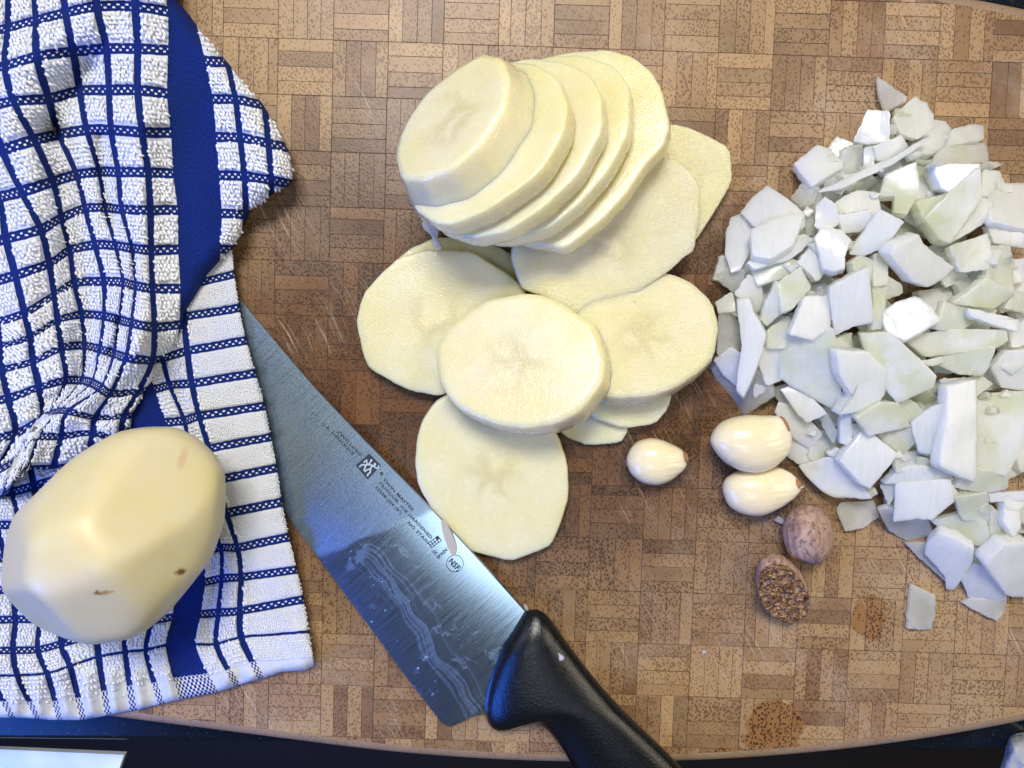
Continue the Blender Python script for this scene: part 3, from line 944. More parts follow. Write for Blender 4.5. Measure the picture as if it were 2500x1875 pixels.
# ================================================================== nutmeg
MN = nutmeg_material(); MNC = nutmeg_cut_material()
def furrow(v, c):
    d = v - c
    a = math.atan2(d.z, d.x)
    k = 0.0005 * mnoise.noise(Vector((a * 2.2, d.y * 90, 3))) + 0.00035 * mnoise.noise(Vector((a * 6, d.y * 60, 7)))
    return v + d.normalized() * k
nm = pebble('nutmeg', [(1965,1231),(1995,1236),(2018,1258),(2031,1300),(2028,1335),(2010,1362),(1985,1378),(1958,1374),(1928,1358),(1914,1320),(1914,1285),(1930,1250)],
            9.5, 10, 9.5, MN, nring=72, NL=22, disp=furrow)
tag(nm, 'whole pinkish brown nutmeg just below the garlic cloves', 'nutmeg')
half = empty('nutmeg_half', P(1912, 1445, 0))
tag(half, 'halved nutmeg showing its dark ridged inside, below the whole one', 'nutmeg')
sh = slab('shell', [(1855,1400),(1866,1380),(1890,1368),(1915,1372),(1940,1388),(1960,1410),(1974,1440),(1976,1480),(1966,1505),(1930,1518),(1900,1510),(1868,1480),(1850,1440)],
          (1912, 1440, 11.5), tiltn(20, 262), 0.0085, MN, bevel=0.0012, grow=0.86, belly=0.08)
adopt(sh, half)
def cutface():
    ol = [(1852,1420),(1860,1395),(1875,1384),(1905,1383),(1930,1390),(1950,1406),(1968,1436),(1977,1460),(1974,1490),(1962,1508),(1945,1512),(1930,1520),(1905,1515),(1880,1500),(1860,1475),(1850,1450)]
    c = P(1912, 1450, 12.0); nrm = Vector(tiltn(20, 262))
    pts = resample(chaikin(ol, 1, .25), 90)
    V = []; F = []; n = 90; K = 26
    rim = [on_plane(x, y, c, nrm) for x, y in pts]
    ctr = sum(rim, Vector()) / n
    for k in range(K):
        f = 1 - k / K
        for p in rim:
            q = ctr + (p - ctr) * f
            w_ = q + Vector((mnoise.noise(q * 400), mnoise.noise(q * 400 + Vector((5, 5, 5))), 0)) * 0.0012
            h = mnoise.noise(w_ * 480) * 0.0004 + abs(mnoise.noise(w_ * 260 + Vector((9, 0, 0)))) * -0.0012
            hole = mnoise.noise(w_ * 420 + Vector((2, 7, 0)))
            if hole > 0.25: h -= (hole - 0.25) * 0.008
            V.append(q + nrm * (h * min(1, k / 2.0) + 0.0006))
    V.append(ctr)
    for k in range(K - 1):
        for i in range(n):
            a = k * n + i; b = k * n + (i + 1) % n
            F.append((a, b, b + n, a + n))
    for i in range(n): F.append(((K - 1) * n + i, (K - 1) * n + (i + 1) % n, len(V) - 1))
    # rim skirt into the shell
    b0 = len(V)
    V += [p - nrm * 0.0015 for p in rim]
    for i in range(n): F.append((i, b0 + i, b0 + (i + 1) % n, (i + 1) % n))
    return mesh_obj('cut_face', V, F, MNC, origin=ctr)
adopt(cutface(), half)
# ================================================================== diced onion
MO = [onion_material('onion_white', (0.84, 0.86, 0.80), 0.05), onion_material('onion_greenish', (0.72, 0.76, 0.54), 0.18), onion_material('onion_clear', (0.66, 0.68, 0.62), 0.5)]
GO = 'diced onion heaped on the board'
# heap height (mm) from its outline
HEAP = [(1745,640),(1780,540),(1850,470),(1960,370),(2080,290),(2180,190),(2290,290),(2400,310),(2440,420),(2560,480),(2700,700),(2700,1300),(2540,1440),(2440,1480),(2330,1400),(2230,1320),(2100,1250),(2000,1190),(1930,1110),(1880,1010),(1790,950),(1750,850)]
hp = np.array(resample(HEAP, 220))
def inside(poly, x, y):
    c = False; n = len(poly); j = n - 1
    for i in range(n):
        xi, yi = poly[i][0], poly[i][1]; xj, yj = poly[j][0], poly[j][1]
        if (yi > y) != (yj > y) and x < (xj - xi) * (y - yi) / (yj - yi) + xi: c = not c
        j = i
    return c
def heap(x, y):
    d = float(np.sqrt(((hp - (x, y)) ** 2).sum(1)).min())
    if not inside(HEAP, x, y): return 0.0, d
    return 20.0 * (1 - math.exp(-d / 120.0)), d
A, B, C = (1700, 100), (1700, 600), (1700, 1100)
S = 2.765
ON = [
 # crop origin, outline in crop pixels, lift mm, material, label      (order: low ones first)
 (A, [(1310,545),(1380,570),(1350,625),(1315,590)], 0, 2, 'tiny onion chip peeping out under the white piece near the top of the heap'),
 (A, [(990,740),(1060,705),(1130,700),(1125,860),(975,920),(1000,850)], 0, 2, 'glassy onion piece right of the lone white square at the upper left of the heap'),
 (A, [(1130,720),(1205,705),(1200,850),(1130,875)], 0, 0, 'small upright onion chip above the long sliver at the top of the heap'),
 (A, [(900,915),(1000,880),(1060,930),(940,960)], 0, 2, 'small shaded onion chip below the lone white square at the upper left'),
 (A, [(640,1060),(710,965),(770,975),(830,1000),(790,1090),(700,1120)], 0, 2, 'greyish rounded onion piece in the gap left of the long sliver'),
 (A, [(1610,530),(1700,535),(1750,620),(1740,700),(1600,760),(1480,740),(1560,640)], 1, 0, 'broad pale onion piece under and right of the topmost white piece'),
 (A, [(1740,590),(1840,565),(1940,570),(1945,660),(1700,710)], 1, 0, 'ribbed onion piece at the upper right corner of the heap'),
 (A, [(1700,700),(1950,690),(1970,810),(1780,840),(1600,830)], 0, 1, 'pale onion slab just above the brightly shining piece'),
 (A, [(1970,810),(2065,830),(1980,880),(1920,860)], 0, 2, 'pointed onion chip at the right end of the brightly shining piece'),
 (A, [(1940,870),(2050,880),(2080,960),(1990,1060),(1930,1040)], 0, 0, 'dull onion piece in the shade right of the big pale green piece'),
 (A, [(1210,710),(1390,635),(1450,720),(1380,790),(1230,810)], 1, 0, 'onion piece above the middle of the long sliver'),
 (A, [(1280,900),(1480,830),(1510,1000),(1420,1170),(1330,1160),(1340,1050),(1240,1050)], 0, 1, 'creamy onion petal left of the brightly shining piece'),
 (A, [(940,1080),(1080,1010),(1230,1000),(1245,1130),(1180,1200),(960,1180)], 0, 0, 'layered onion piece beneath the left half of the long sliver'),
 (A, [(720,1180),(800,1120),(830,1300),(760,1310)], -1, 2, 'shaded onion sliver left of the oval onion nub'),
 (A, [(235,1190),(310,1165),(390,1250),(370,1400),(300,1540),(235,1560),(195,1440),(200,1290)], 0, 0, 'tall white onion piece at the far left edge of the heap'),
 (A, [(135,1580),(210,1530),(320,1550),(310,1640),(240,1690),(170,1640)], 0, 2, 'see-through onion square lying lowest at the left, near the glossy potato slice'),
 (B, [(150,460),(240,450),(290,520),(310,600),(300,700),(140,740)], 0, 2, 'shiny dark onion curl beside the wet potato slice'),
 (B, [(105,840),(150,790),(470,870),(510,1010),(320,1140),(180,980)], 0, 2, 'see-through onion piece pointing down above the largest garlic clove'),
 (B, [(480,970),(620,930),(760,1060),(690,1150),(560,1050)], 0, 2, 'thin see-through onion strip above and right of the largest garlic clove'),
 (B, [(530,1130),(560,1060),(700,1100),(850,1270),(770,1380),(640,1290)], 0, 0, 'shaded onion piece touching the tip of the largest garlic clove'),
 (B, [(600,1420),(640,1290),(840,1430),(700,1480)], 0, 0, 'onion wedge just right of the two touching garlic cloves'),
 (B, [(260,320),(360,200),(440,240),(450,380),(420,460),(300,370)], 1, 0, 'long shaded onion piece above the slanting spear at the left of the heap'),
 (B, [(130,380),(240,310),(270,440),(150,450)], 2, 0, 'small square onion chip nearest the glossy potato slice'),
 (B, [(420,790),(450,690),(570,690),(600,900),(470,940)], 1, 0, 'squarish onion piece right of the slanting spear'),
 (B, [(490,560),(620,470),(660,560),(600,690),(490,690)], 1, 1, 'small upright onion piece between the spear and the big fan shaped piece'),
 (A, [(300,1140),(390,1040),(480,975),(620,1070),(730,1160),(725,1230),(640,1310),(400,1250)], 3, 0, 'big rounded white onion piece at the left shoulder of the heap'),
 (A, [(350,1490),(540,1380),(720,1300),(790,1340),(640,1470),(400,1540)], 2, 0, 'long flat onion strip under the two big white pieces at the left'),
 (A, [(370,1540),(640,1470),(720,1500),(600,1600),(420,1650)], 1, 1, 'greenish onion strip just below the long flat strip at the left'),
 (A, [(960,1180),(1180,1140),(1190,1220),(1100,1290),(990,1300)], 2, 0, 'bluish white onion piece under the layered one, left of centre top'),
 (A, [(690,1490),(780,1380),(840,1430),(900,1540),(820,1620)], 1, 0, 'small onion wedge left of the bone shaped piece'),
 (A, [(1500,1080),(1700,1030),(1640,1200),(1540,1230)], 0, 1, 'shaded onion scrap below the brightly shining piece'),
 (A, [(1060,1490),(1120,1440),(1200,1480),(1200,1600),(1160,1659),(1080,1600)], 2, 1, 'wet creamy onion nub with a bright glint, upper middle of the heap'),
 (A, [(1200,1440),(1300,1430),(1290,1640),(1200,1659)], 2, 1, 'narrow wet onion nub right of the creamy one'),
 (B, [(1190,170),(1300,170),(1260,560),(1200,560)], 2, 1, 'long yellowish onion strip right of the bluish square in the middle'),
 (B, [(1280,200),(1390,260),(1400,320),(1270,370)], 0, 1, 'crumbled creamy onion scrap right of the long yellowish strip'),
 (B, [(1990,0),(2120,0),(2150,320),(2060,300),(1960,200)], 1, 1, 'tall pale green onion strip at the right of the heap'),
 (B, [(2120,90),(2230,90),(2230,230),(2130,260)], 0, 0, 'bluish onion piece cut by the right edge of the photo'),
 (B, [(2150,300),(2260,330),(2260,460),(2080,420)], 0, 2, 'dark shaded onion piece low at the right edge of the heap'),
 (B, [(2100,560),(2260,480),(2260,660),(2130,690)], 0, 0, 'flat onion piece in the shade at the right edge, level with the garlic'),
 (B, [(2000,830),(2100,720),(2260,700),(2260,980),(2070,960)], 1, 0, 'broad onion piece with a small dark slit at the right edge'),
 (A, [(1980,1050),(2080,960),(2260,960),(2260,1270),(2000,1210)], 3, 0, 'large blurred white onion piece at the right edge of the heap'),
 (A, [(1980,1250),(2260,1280),(2240,1400),(2010,1360)], 1, 0, 'onion slab below the large blurred piece at the right edge'),
 (A, [(1700,1390),(1970,1300),(1990,1430),(1970,1540),(1790,1560)], 2, 1, 'wet pale green onion square at the right of the heap, jagged on one side'),
 (A, [(1920,1060),(2000,1080),(2010,1180),(1850,1290),(1700,1370),(1810,1210)], 2, 0, 'long onion wedge right of the big pale green piece'),
 (B, [(570,700),(600,580),(700,560),(920,560),(960,700),(975,1010),(980,1140),(780,1020),(570,900)], 3, 1, 'big fan shaped greenish onion piece left of the centre of the heap'),
 (B, [(435,500),(470,380),(540,240),(610,320),(590,440),(480,540)], 3, 1, 'greenish onion petal above the big fan shaped piece, left part'),
 (B, [(950,620),(1040,590),(1060,720),(960,720)], 0, 1, 'small shaded onion chip in the hollow at the centre of the heap'),
 (B, [(1360,1050),(1450,1040),(1530,1110),(1460,1200),(1400,1180)], 0, 1, 'shaded onion scrap under the butterfly shaped piece'),
 (B, [(1640,900),(1930,880),(2000,930),(1900,1010),(1700,1040)], 0, 1, 'yellowish onion slab under the layered pieces at the right'),
 (B, [(1620,560),(1680,380),(1860,430),(1900,520),(1740,590)], 2, 1, 'pale green onion leaf left of the thin straight baton'),
 (B, [(1730,390),(1860,300),(1970,210),(2150,330),(2010,430)], 3, 1, 'wet onion flake with a glint above the thin straight baton'),
 (B, [(1510,600),(1700,560),(2090,570),(2100,640),(2030,690),(1560,750),(1420,640)], 3, 1, 'long greenish onion slab right of the centre of the heap'),
 (B, [(1630,760),(1850,700),(2030,680),(1980,800),(1935,880),(1780,870),(1620,800)], 3, 1, 'yellowish layered onion piece below the long greenish slab'),
 (B, [(1880,1010),(2230,980),(2230,1300),(2100,1550),(1900,1500)], 2, 1, 'very large wet greenish onion piece at the lower right of the heap'),
 (B, [(570,970),(640,940),(800,1040),(885,1130),(750,1190),(690,1140)], 3, 0, 'onion flake with a tiny black dot, above the largest garlic clove'),
 (B, [(810,1120),(890,1140),(950,1260),(930,1340),(860,1240)], 1, 2, 'narrow curved onion strip right of the flake with the black dot'),
 (B, [(975,1050),(1050,1150),(1050,1310),(1020,1350),(975,1330)], 2, 0, 'thin upright onion baton below the big fan shaped piece'),
 (B, [(880,1400),(960,1370),(1050,1440),(1000,1500)], 0, 0, 'small onion scrap left of the tilted square piece'),
 (B, [(1220,1280),(1480,1230),(1480,1330),(1380,1430)], 0, 1, 'onion piece in the shade behind the tilted square piece'),
 (B, [(1330,1420),(1500,1380),(1520,1500),(1350,1530)], 0, 1, 'low onion piece right of the tilted square piece'),
 (C, [(950,400),(980,350),(1200,340),(1230,440),(1130,520),(1010,545)], 0, 2, 'see-through onion piece above and right of the whole nutmeg'),
 (C, [(1230,400),(1290,380),(1560,460),(1600,560),(1430,610),(1300,540)], 0, 2, 'greyish clear onion piece on the lower rim of the heap'),
 (C, [(1410,625),(1550,620),(1600,740),(1720,860),(1680,880),(1500,720)], 0, 2, 'long clear onion strip on the board under the ribbed block'),
 (C, [(1800,1030),(1860,1000),(2100,1000),(2080,1090),(2030,1150),(1940,1110)], 0, 2, 'clear onion piece at the bottom tip of the heap'),
 (C, [(1790,870),(1880,780),(1960,800),(2060,900),(2100,1010),(2050,1040),(1850,1010)], 1, 0, 'onion piece above the clear one at the bottom tip of the heap'),
 (C, [(1890,650),(1980,670),(1970,740),(1880,740)], 0, 0, 'small onion square between two ribbed blocks at the bottom of the heap'),
 (C, [(1990,370),(2080,460),(2120,600),(2080,640),(1990,640)], 0, 1, 'onion piece left of the short upright nub near the lower right corner'),
 (C, [(1980,290),(2260,270),(2240,340),(1990,350)], 1, 0, 'flat onion slab above the small dark gap near the lower right corner'),
 (C, [(1590,480),(1820,420),(1960,490),(1990,660),(1810,620),(1690,560)], 1, 1, 'broad clear green onion piece above the ribbed block'),
 (C, [(1740,310),(1970,290),(1975,480),(1800,470)], 2, 1, 'pale onion square right of the flat white slab in the lower part'),
 (C, [(1900,120),(2120,160),(2110,260),(1970,290),(1760,260)], 2, 1, 'greenish onion sheet in the lower right part of the heap'),
 (C, [(1240,240),(1340,200),(1350,300),(1300,370)], 0, 1, 'little shaded onion piece left of the flat white slab'),
 (C, [(1280,230),(1370,130),(1480,100),(1700,130),(1740,210),(1350,225)], 2, 0, 'pale onion slab above the flat white one, lower middle'),
 (C, [(2085,350),(2180,330),(2200,530),(2150,580),(2080,480)], 3, 0, 'short upright onion nub near the lower right corner of the heap'),
 (A, [(1155,470),(1160,465),(1305,480),(1300,685),(1150,695),(1060,680)], 1, 0, 'triangular onion piece, the left one of the two at the top of the heap'),
 (A, [(820,700),(900,725),(985,790),(990,835),(780,975),(740,920),(665,815)], 1, 0, 'lone thick white onion square at the upper left of the heap'),
 (A, [(835,1005),(1080,890),(1350,770),(1560,640),(1575,650),(1500,720),(1330,830),(1000,990),(840,1020)], 5, 0, 'long thin onion sliver lying across the top of the heap'),
 (A, [(1475,375),(1550,420),(1600,500),(1600,580),(1500,660),(1385,625),(1330,510)], 2, 0, 'thick white onion piece at the top of the heap, under the small triangle'),
 (A, [(800,1250),(810,1110),(870,1055),(940,1110),(970,1220),(900,1290),(830,1270)], 3, 0, 'oval onion nub below the left end of the long sliver'),
 (A, [(370,1270),(500,1210),(620,1170),(730,1170),(650,1370),(510,1460),(385,1450)], 5, 0, 'square white onion block overlapping the big rounded piece at the left'),
 (A, [(800,1330),(840,1260),(980,1270),(1045,1340),(1000,1450),(1000,1530),(930,1550),(860,1530)], 4, 0, 'bone shaped white onion piece below the oval nub'),
 (A, [(1035,1440),(1080,1360),(1240,1140),(1400,1225),(1330,1320),(1260,1400),(1130,1450)], 4, 0, 'white onion block slanting right of the bone shaped piece'),
 (A, [(1610,850),(1700,830),(1920,830),(1900,900),(1720,1015),(1660,990),(1620,900)], 4, 3, 'brightly shining onion piece, the glossiest of the heap'),
 (A, [(1550,1190),(1700,1040),(1920,860),(1930,1060),(1800,1250),(1720,1360),(1640,1330)], 4, 1, 'big smooth pale green onion piece below the brightly shining one'),
 (A, [(1310,1440),(1350,1380),(1500,1310),(1560,1400),(1740,1530),(1680,1590),(1560,1659),(1460,1620)], 5, 0, 'large thick white onion block with a blue tinge, upper right of centre'),
 (B, [(550,250),(700,150),(775,280),(720,350),(640,430),(580,450)], 4, 1, 'greenish onion cube with a glint, left of the centre of the heap'),
 (B, [(735,345),(895,340),(900,560),(790,635),(635,600)], 5, 0, 'ridged white onion piece on top of the big fan shaped one'),
 (B, [(905,290),(1040,210),(1160,155),(1190,480),(1180,520),(1060,540),(940,600),(920,480)], 6, 0, 'bluish white onion square standing out left of the centre'),
 (B, [(1265,440),(1380,370),(1480,340),(1570,400),(1650,500),(1500,590),(1410,640),(1290,580),(1260,510)], 5, 0, 'bluish white onion block just right of the centre hollow'),
 (B, [(1110,600),(1290,590),(1370,640),(1500,760),(1620,880),(1600,950),(1360,1060),(1280,960),(1150,720)], 5, 1, 'long broad onion petal at the centre of the heap'),
 (B, [(955,720),(1160,720),(1290,850),(1270,1000),(1200,1100),(960,1140),(1060,1020),(975,880)], 6, 0, 'butterfly shaped white onion piece at the centre of the heap'),
 (B, [(270,380),(350,370),(400,480),(470,600),(440,720),(380,880),(320,1010),(270,970),(310,650)], 5, 0, 'slanting spear shaped onion piece at the left edge of the heap'),
 (B, [(120,770),(240,690),(310,740),(280,960),(180,870)], 2, 0, 'pale onion wedge left of the slanting spear'),
 (B, [(1080,1160),(1240,1060),(1360,1060),(1440,1220),(1170,1280)], 4, 1, 'glassy onion piece with a sparkle, below the butterfly shaped one'),
 (B, [(1840,420),(2000,455),(2185,500),(2170,580),(2000,530),(1860,480)], 6, 0, 'thin straight onion baton at the right of the heap'),
 (B, [(1450,1200),(1580,1100),(1690,1060),(1720,1100),(1660,1350),(1640,1410),(1500,1390)], 4, 0, 'white onion fan with a jagged rim, left of the tall standing piece'),
 (B, [(1700,960),(1890,910),(1900,1200),(1890,1590),(1645,1480),(1690,1150)], 7, 0, 'tall bright white onion piece standing out in the lower right part'),
 (B, [(970,1450),(1130,1255),(1250,1320),(1360,1410),(1180,1640),(1110,1600)], 5, 0, 'tilted square white onion piece in the lower middle of the heap'),
 (C, [(700,105),(900,45),(1110,210),(1180,330),(1080,320),(930,310),(860,280),(740,170)], 3, 0, 'ribbed bluish onion piece above the whole nutmeg, at the lower left rim'),
 (C, [(1350,225),(1720,200),(1740,350),(1590,470),(1500,460),(1340,490)], 5, 0, 'flat white onion slab with a straight lower edge, lower middle of the heap'),
 (C, [(1540,700),(1570,620),(1640,560),(1760,600),(1870,670),(1860,770),(1740,940),(1690,930),(1680,850)], 4, 0, 'ribbed white onion block at the bottom left rim of the heap'),
 (C, [(1950,770),(2080,640),(2260,620),(2260,990),(2100,980)], 4, 0, 'ribbed white onion block in the lower right corner of the heap'),
 (C, [(1460,910),(1610,980),(1610,1110),(1590,1205),(1500,1210),(1430,1200)], 0, 2, 'single flat clear onion square lying apart below the heap'),
 (A, [(1225,250),(1300,285),(1425,385),(1280,470),(1240,360)], 2, 2, 'small glassy onion triangle, the topmost of the heap'),
]
MO.append(Mat('onion_glossy').m)
_M = Mat('onion_shiny'); _o = _M.obj()
_M.pbsdf(Base_Color=(0.86, 0.87, 0.86), Roughness=0.12, Subsurface_Weight=0.5, Subsurface_Radius=(0.005, 0.005, 0.0045), Subsurface_Scale=1.0, Coat_Weight=1.0, Coat_Roughness=0.05, Normal=_M.bump(_M.noise(_M.map(_o, scale=(60, 900, 1)), 1.0, 2), 0.3, 0.0004))
MO[3] = _M.m
orng = random.Random(5)
def zone(x, y):
    v = 'top' if y < 520 else ('upper middle' if y < 760 else ('middle' if y < 980 else ('lower middle' if y < 1180 else 'bottom')))
    return v + ' of the heap, ' + ('left side' if x < 2060 else ('centre' if x < 2300 else 'right side'))
def onion_piece(pxpts, lift, mat, flat=False, z=None, tilt=None, thick=None):
    cx = sum(p[0] for p in pxpts) / len(pxpts); cy = sum(p[1] for p in pxpts) / len(pxpts)
    h, d = heap(cx, cy)
    hx = heap(cx + 12, cy)[0] - heap(cx - 12, cy)[0]; hyy = heap(cx, cy + 12)[0] - heap(cx, cy - 12)[0]
    th = thick or (orng.uniform(0.0042, 0.0066) if lift >= 4 else orng.uniform(0.0026, 0.0046))
    zc = (h * 0.80 + lift * 0.85 + th * 1000 * 0.6) if z is None else z
    jit = 0.05 if h < 1.5 else 0.30
    n = Vector((-hx / 24 / 0.16 * 0.55 + orng.uniform(-jit, jit), hyy / 24 / 0.16 * 0.55 + orng.uniform(-jit, jit), 1)).normalized()
    if tilt is not None: n = Vector(tilt).normalized()
    if h < 1.5: 
        n = Vector((orng.uniform(-.08, .08), orng.uniform(-.08, .08), 1)).normalized()
        zc = th * 1000 + 0.5 + lift * 0.8
    a = orng.uniform(0, math.pi)
    cv = Vector((math.cos(a), math.sin(a), 0)); cv = (cv - n * cv.dot(n)).normalized()
    return slab('onion_piece', pxpts, (cx, cy, zc), n, th, mat, bevel=0.00014, grow=orng.uniform(0.90, 1.10), und=0.0002, nring=40, ragged=3.0,
                smooth_it=1, q=0.05, curve=(cv, orng.uniform(-0.0016, 0.0024)), belly=0.0)
for k, (og, pts, lift, m, lab) in enumerate(ON):
    px = [(og[0] + x / S, og[1] + y / S) for x, y in pts]
    mx_, my_ = sum(q[0] for q in px) / len(px), sum(q[1] for q in px) / len(px)
    en = 1.03 if heap(mx_, my_)[0] > 5 else 1.03
    px = [(mx_ + (x - mx_) * en, my_ + (y - my_) * en) for x, y in px]
    o = onion_piece(px, lift, MO[m], thick=0.0022 if m == 2 else (0.0014 if 'sliver' in lab and 'long thin' in lab else None))
    tag(o, lab, 'diced onion', GO)
# pieces buried below, only glimpsed in the gaps
cnt = 0
for k in range(1200):
    x = orng.uniform(1760, 2560); y = orng.uniform(300, 1450)
    h, d = heap(x, y)
    if h <= 0 or d < 52: continue
    s = orng.uniform(40, 62); m = orng.randint(4, 5); a0 = orng.uniform(0, 6.28); asp = orng.uniform(.6, 1)
    pts = []
    for i in range(m):
        a = a0 + i * 2 * math.pi / m + orng.uniform(-.25, .25)
        r = s * orng.uniform(.85, 1.15)
        pts.append((x + math.cos(a) * r, y + math.sin(a) * r * asp))
    lay = cnt % 3
    z = max(3.4, h * 0.80 * (0.90, 0.66, 0.40)[lay] - 1.2)
    o = onion_piece(pts, 0, MO[0 if orng.random() < .6 else 1], z=z)
    tag(o, 'onion piece mostly buried under others, ' + zone(x, y), 'diced onion', GO)
    cnt += 1
    if cnt >= 134: break

cnt = 0
for k in range(2000):
    x = orng.uniform(1770, 2490); y = orng.uniform(260, 1440)
    h, d = heap(x, y)
    if h < 3 or d < 30: continue
    s = orng.uniform(15, 31); m = orng.randint(3, 5); a0 = orng.uniform(0, 6.28); asp = orng.uniform(.4, 1)
    pts = []
    for i in range(m):
        a = a0 + i * 2 * math.pi / m + orng.uniform(-.35, .35)
        r = s * orng.uniform(.8, 1.2)
        pts.append((x + math.cos(a) * r, y + math.sin(a) * r * asp))
    o = onion_piece(pts, orng.uniform(1.0, 4.0), MO[orng.choice((0, 0, 0, 1, 1, 2))], thick=orng.uniform(.0016, .003))
    tag(o, 'little loose onion chip between larger pieces, ' + zone(x, y), 'diced onion', GO)
    cnt += 1
    if cnt >= 56: break

# crumbs
MCR = MO[0]
CR = [([(1362,1596),(1370,1600),(1379,1606),(1373,1614),(1365,1613),(1366,1604)], 24.6, 'tiny white onion crumb on the black knife handle'),
      ([(1278,1478),(1284,1476),(1290,1484),(1291,1492),(1282,1491)], 3.2, 'tiny onion crumb beside the top of the knife handle'),
      ([(1902,1260),(1918,1270),(1912,1282),(1891,1272)], 2.4, 'small grey clear shard left of the whole nutmeg'),
      ([(1716,1589),(1730,1590),(1722,1597),(1714,1598)], 0.7, 'minute pale crumb on the bare board below the halved nutmeg')]
for pts, z, lab in CR:
    cx = sum(p[0] for p in pts) / len(pts); cy = sum(p[1] for p in pts) / len(pts)
    o = slab('food_crumb', pts, (cx, cy, z), (0.1, -0.1, 1), 0.0009 if z < 20 else 0.0012, MO[2] if 'grey' in lab else MCR, bevel=0.0002, und=0.0001, nring=16, smooth_it=1)
    tag(o, lab, 'crumb', 'crumbs of onion')

# ================================================================== kitchen knife
MBL = blade_material(); MH = handle_material()
knife = empty('kitchen_knife', P(1285, 1492, 0))
tag(knife, 'chef\'s knife with wet steel blade and black handle, its tip under the towel', 'knife')
SP = [(520,655),(560,698),(600,748),(660,818),(760,935),(860,1040),(960,1142),(1060,1246),(1150,1342),(1230,1430),(1288,1495)]
ED = [(528,668),(560,790),(590,905),(628,1040),(668,1170),(712,1280),(790,1395),(880,1528),(955,1645),(1030,1722),(1086,1768)]
NB = 64
sp = resample(chaikin(SP, 0), NB, closed=False); 
def smooth_open(pts, n):
    pts = [np.array(p, float) for p in pts]
    for _ in range(3):
        o = [pts[0]]
        for i in range(len(pts) - 1):
            o += [pts[i] * .75 + pts[i + 1] * .25, pts[i] * .25 + pts[i + 1] * .75]
        o.append(pts[-1]); pts = o
    return resample(pts, n, closed=False)
SPs = smooth_open(SP, NB); EDs = smooth_open([(528,668),(545,740),(565,850),(592,980),(622,1090),(662,1190),(712,1275),(760,1339),(800,1393),(855,1467),(912,1543),(957,1605),(1002,1666),(1045,1722),(1080,1766)], NB)
def zsp(t): return 3.4 + 6.4 * t          # height of the spine above the board along the knife, mm
ks = [0.0, 0.012, 0.03, 0.1, 0.2, 0.32, 0.45, 0.58, 0.7, 0.8, 0.88, 0.93, 0.965, 0.985, 1.0]
V = []; F = []
def blade_z(t, k): return zsp(t) - (2.6 * k + 4.2 * k * k) * (0.35 + 0.65 * t)
for i in range(NB):
    t = i / (NB - 1)
    for k in ks:
        q = SPs[i] * (1 - k) + EDs[i] * k
        z = blade_z(t, k)
        if k == 0.0: z -= 0.7
        V.append(P(q[0], q[1], z))
nk = len(ks)
for i in range(NB):
    t = i / (NB - 1)
    for k in ks:
        q = SPs[i] * (1 - k) + EDs[i] * k
        thk = 2.2 * (1 - k) * (0.6 + .4 * t) + 0.25
        V.append(P(q[0], q[1], blade_z(t, k) - thk - (0.4 if k == 0 else 0)))
for i in range(NB - 1):
    for k in range(nk - 1):
        a = i * nk + k
        F.append((a, a + 1, a + nk + 1, a + nk))
        b = NB * nk + a
        F.append((b, b + nk, b + nk + 1, b + 1))
NN = NB * nk
for i in range(NB - 1):
    F.append((i * nk, (i + 1) * nk, NN + (i + 1) * nk, NN + i * nk))
    a = i * nk + nk - 1
    F.append((a, NN + a, NN + a + nk, a + nk))
for k in range(nk - 1):
    F.append((k, NN + k, NN + k + 1, k + 1))
    a = (NB - 1) * nk + k
    F.append((a, a + 1, NN + a + 1, NN + a))
# heel: from the last row to the handle front
KA = math.atan2(-(P(1288,1495).y - P(760,935).y), (P(1288,1495).x - P(760,935).x))   # blade direction, turned down to the right
BO = P(1000, 1330, 6)
rotb = Matrix.Rotation(KA, 3, 'Z')     # world -> blade axes
Vl = [rotb @ (v - BO) for v in V]
bl = mesh_obj('blade', Vl, F, MBL)
bl.location = BO; bl.rotation_euler = (0, 0, -KA)
bl.data.set_sharp_from_angle(angle=R(24))
adopt(bl, knife)
# heel block: the part of the blade that runs under the handle front
HB = [(1288,1495),(1080,1764),(1090,1772),(1104,1771),(1125,1762),(1150,1748),(1178,1738),(1205,1728),(1260,1640),(1310,1530)]
hb_top = []
zz_of = lambda x, y: blade_z(1.0, max(0, min(1, ((1288 - x) * 0.594 + (y - 1495) * 0.805 * 1.0) / 336.0 * 0.985)))
m = len(HB)
Vh = [P(x, y, blade_z(1.0, min(1.0, math.hypot(x - 1288, y - 1495) / 338.0))) for x, y in HB]
Vh += [P(x, y, blade_z(1.0, min(1.0, math.hypot(x - 1288, y - 1495) / 338.0)) - 0.9) for x, y in HB]
Fh = [tuple(range(m - 1, -1, -1))] + [tuple(range(m, 2 * m))] + [(i, (i + 1) % m, m + (i + 1) % m, m + i) for i in range(m)]
Vh = [rotb @ (v - BO) for v in Vh]
heel = mesh_obj('heel', Vh, Fh, MBL, smooth=False)
heel.location = BO; heel.rotation_euler = (0, 0, -KA)
bmh = bmesh.new(); bmh.from_mesh(heel.data); bmesh.ops.recalc_face_normals(bmh, faces=bmh.faces); bmh.to_mesh(heel.data); bmh.free()
adopt(heel, knife)
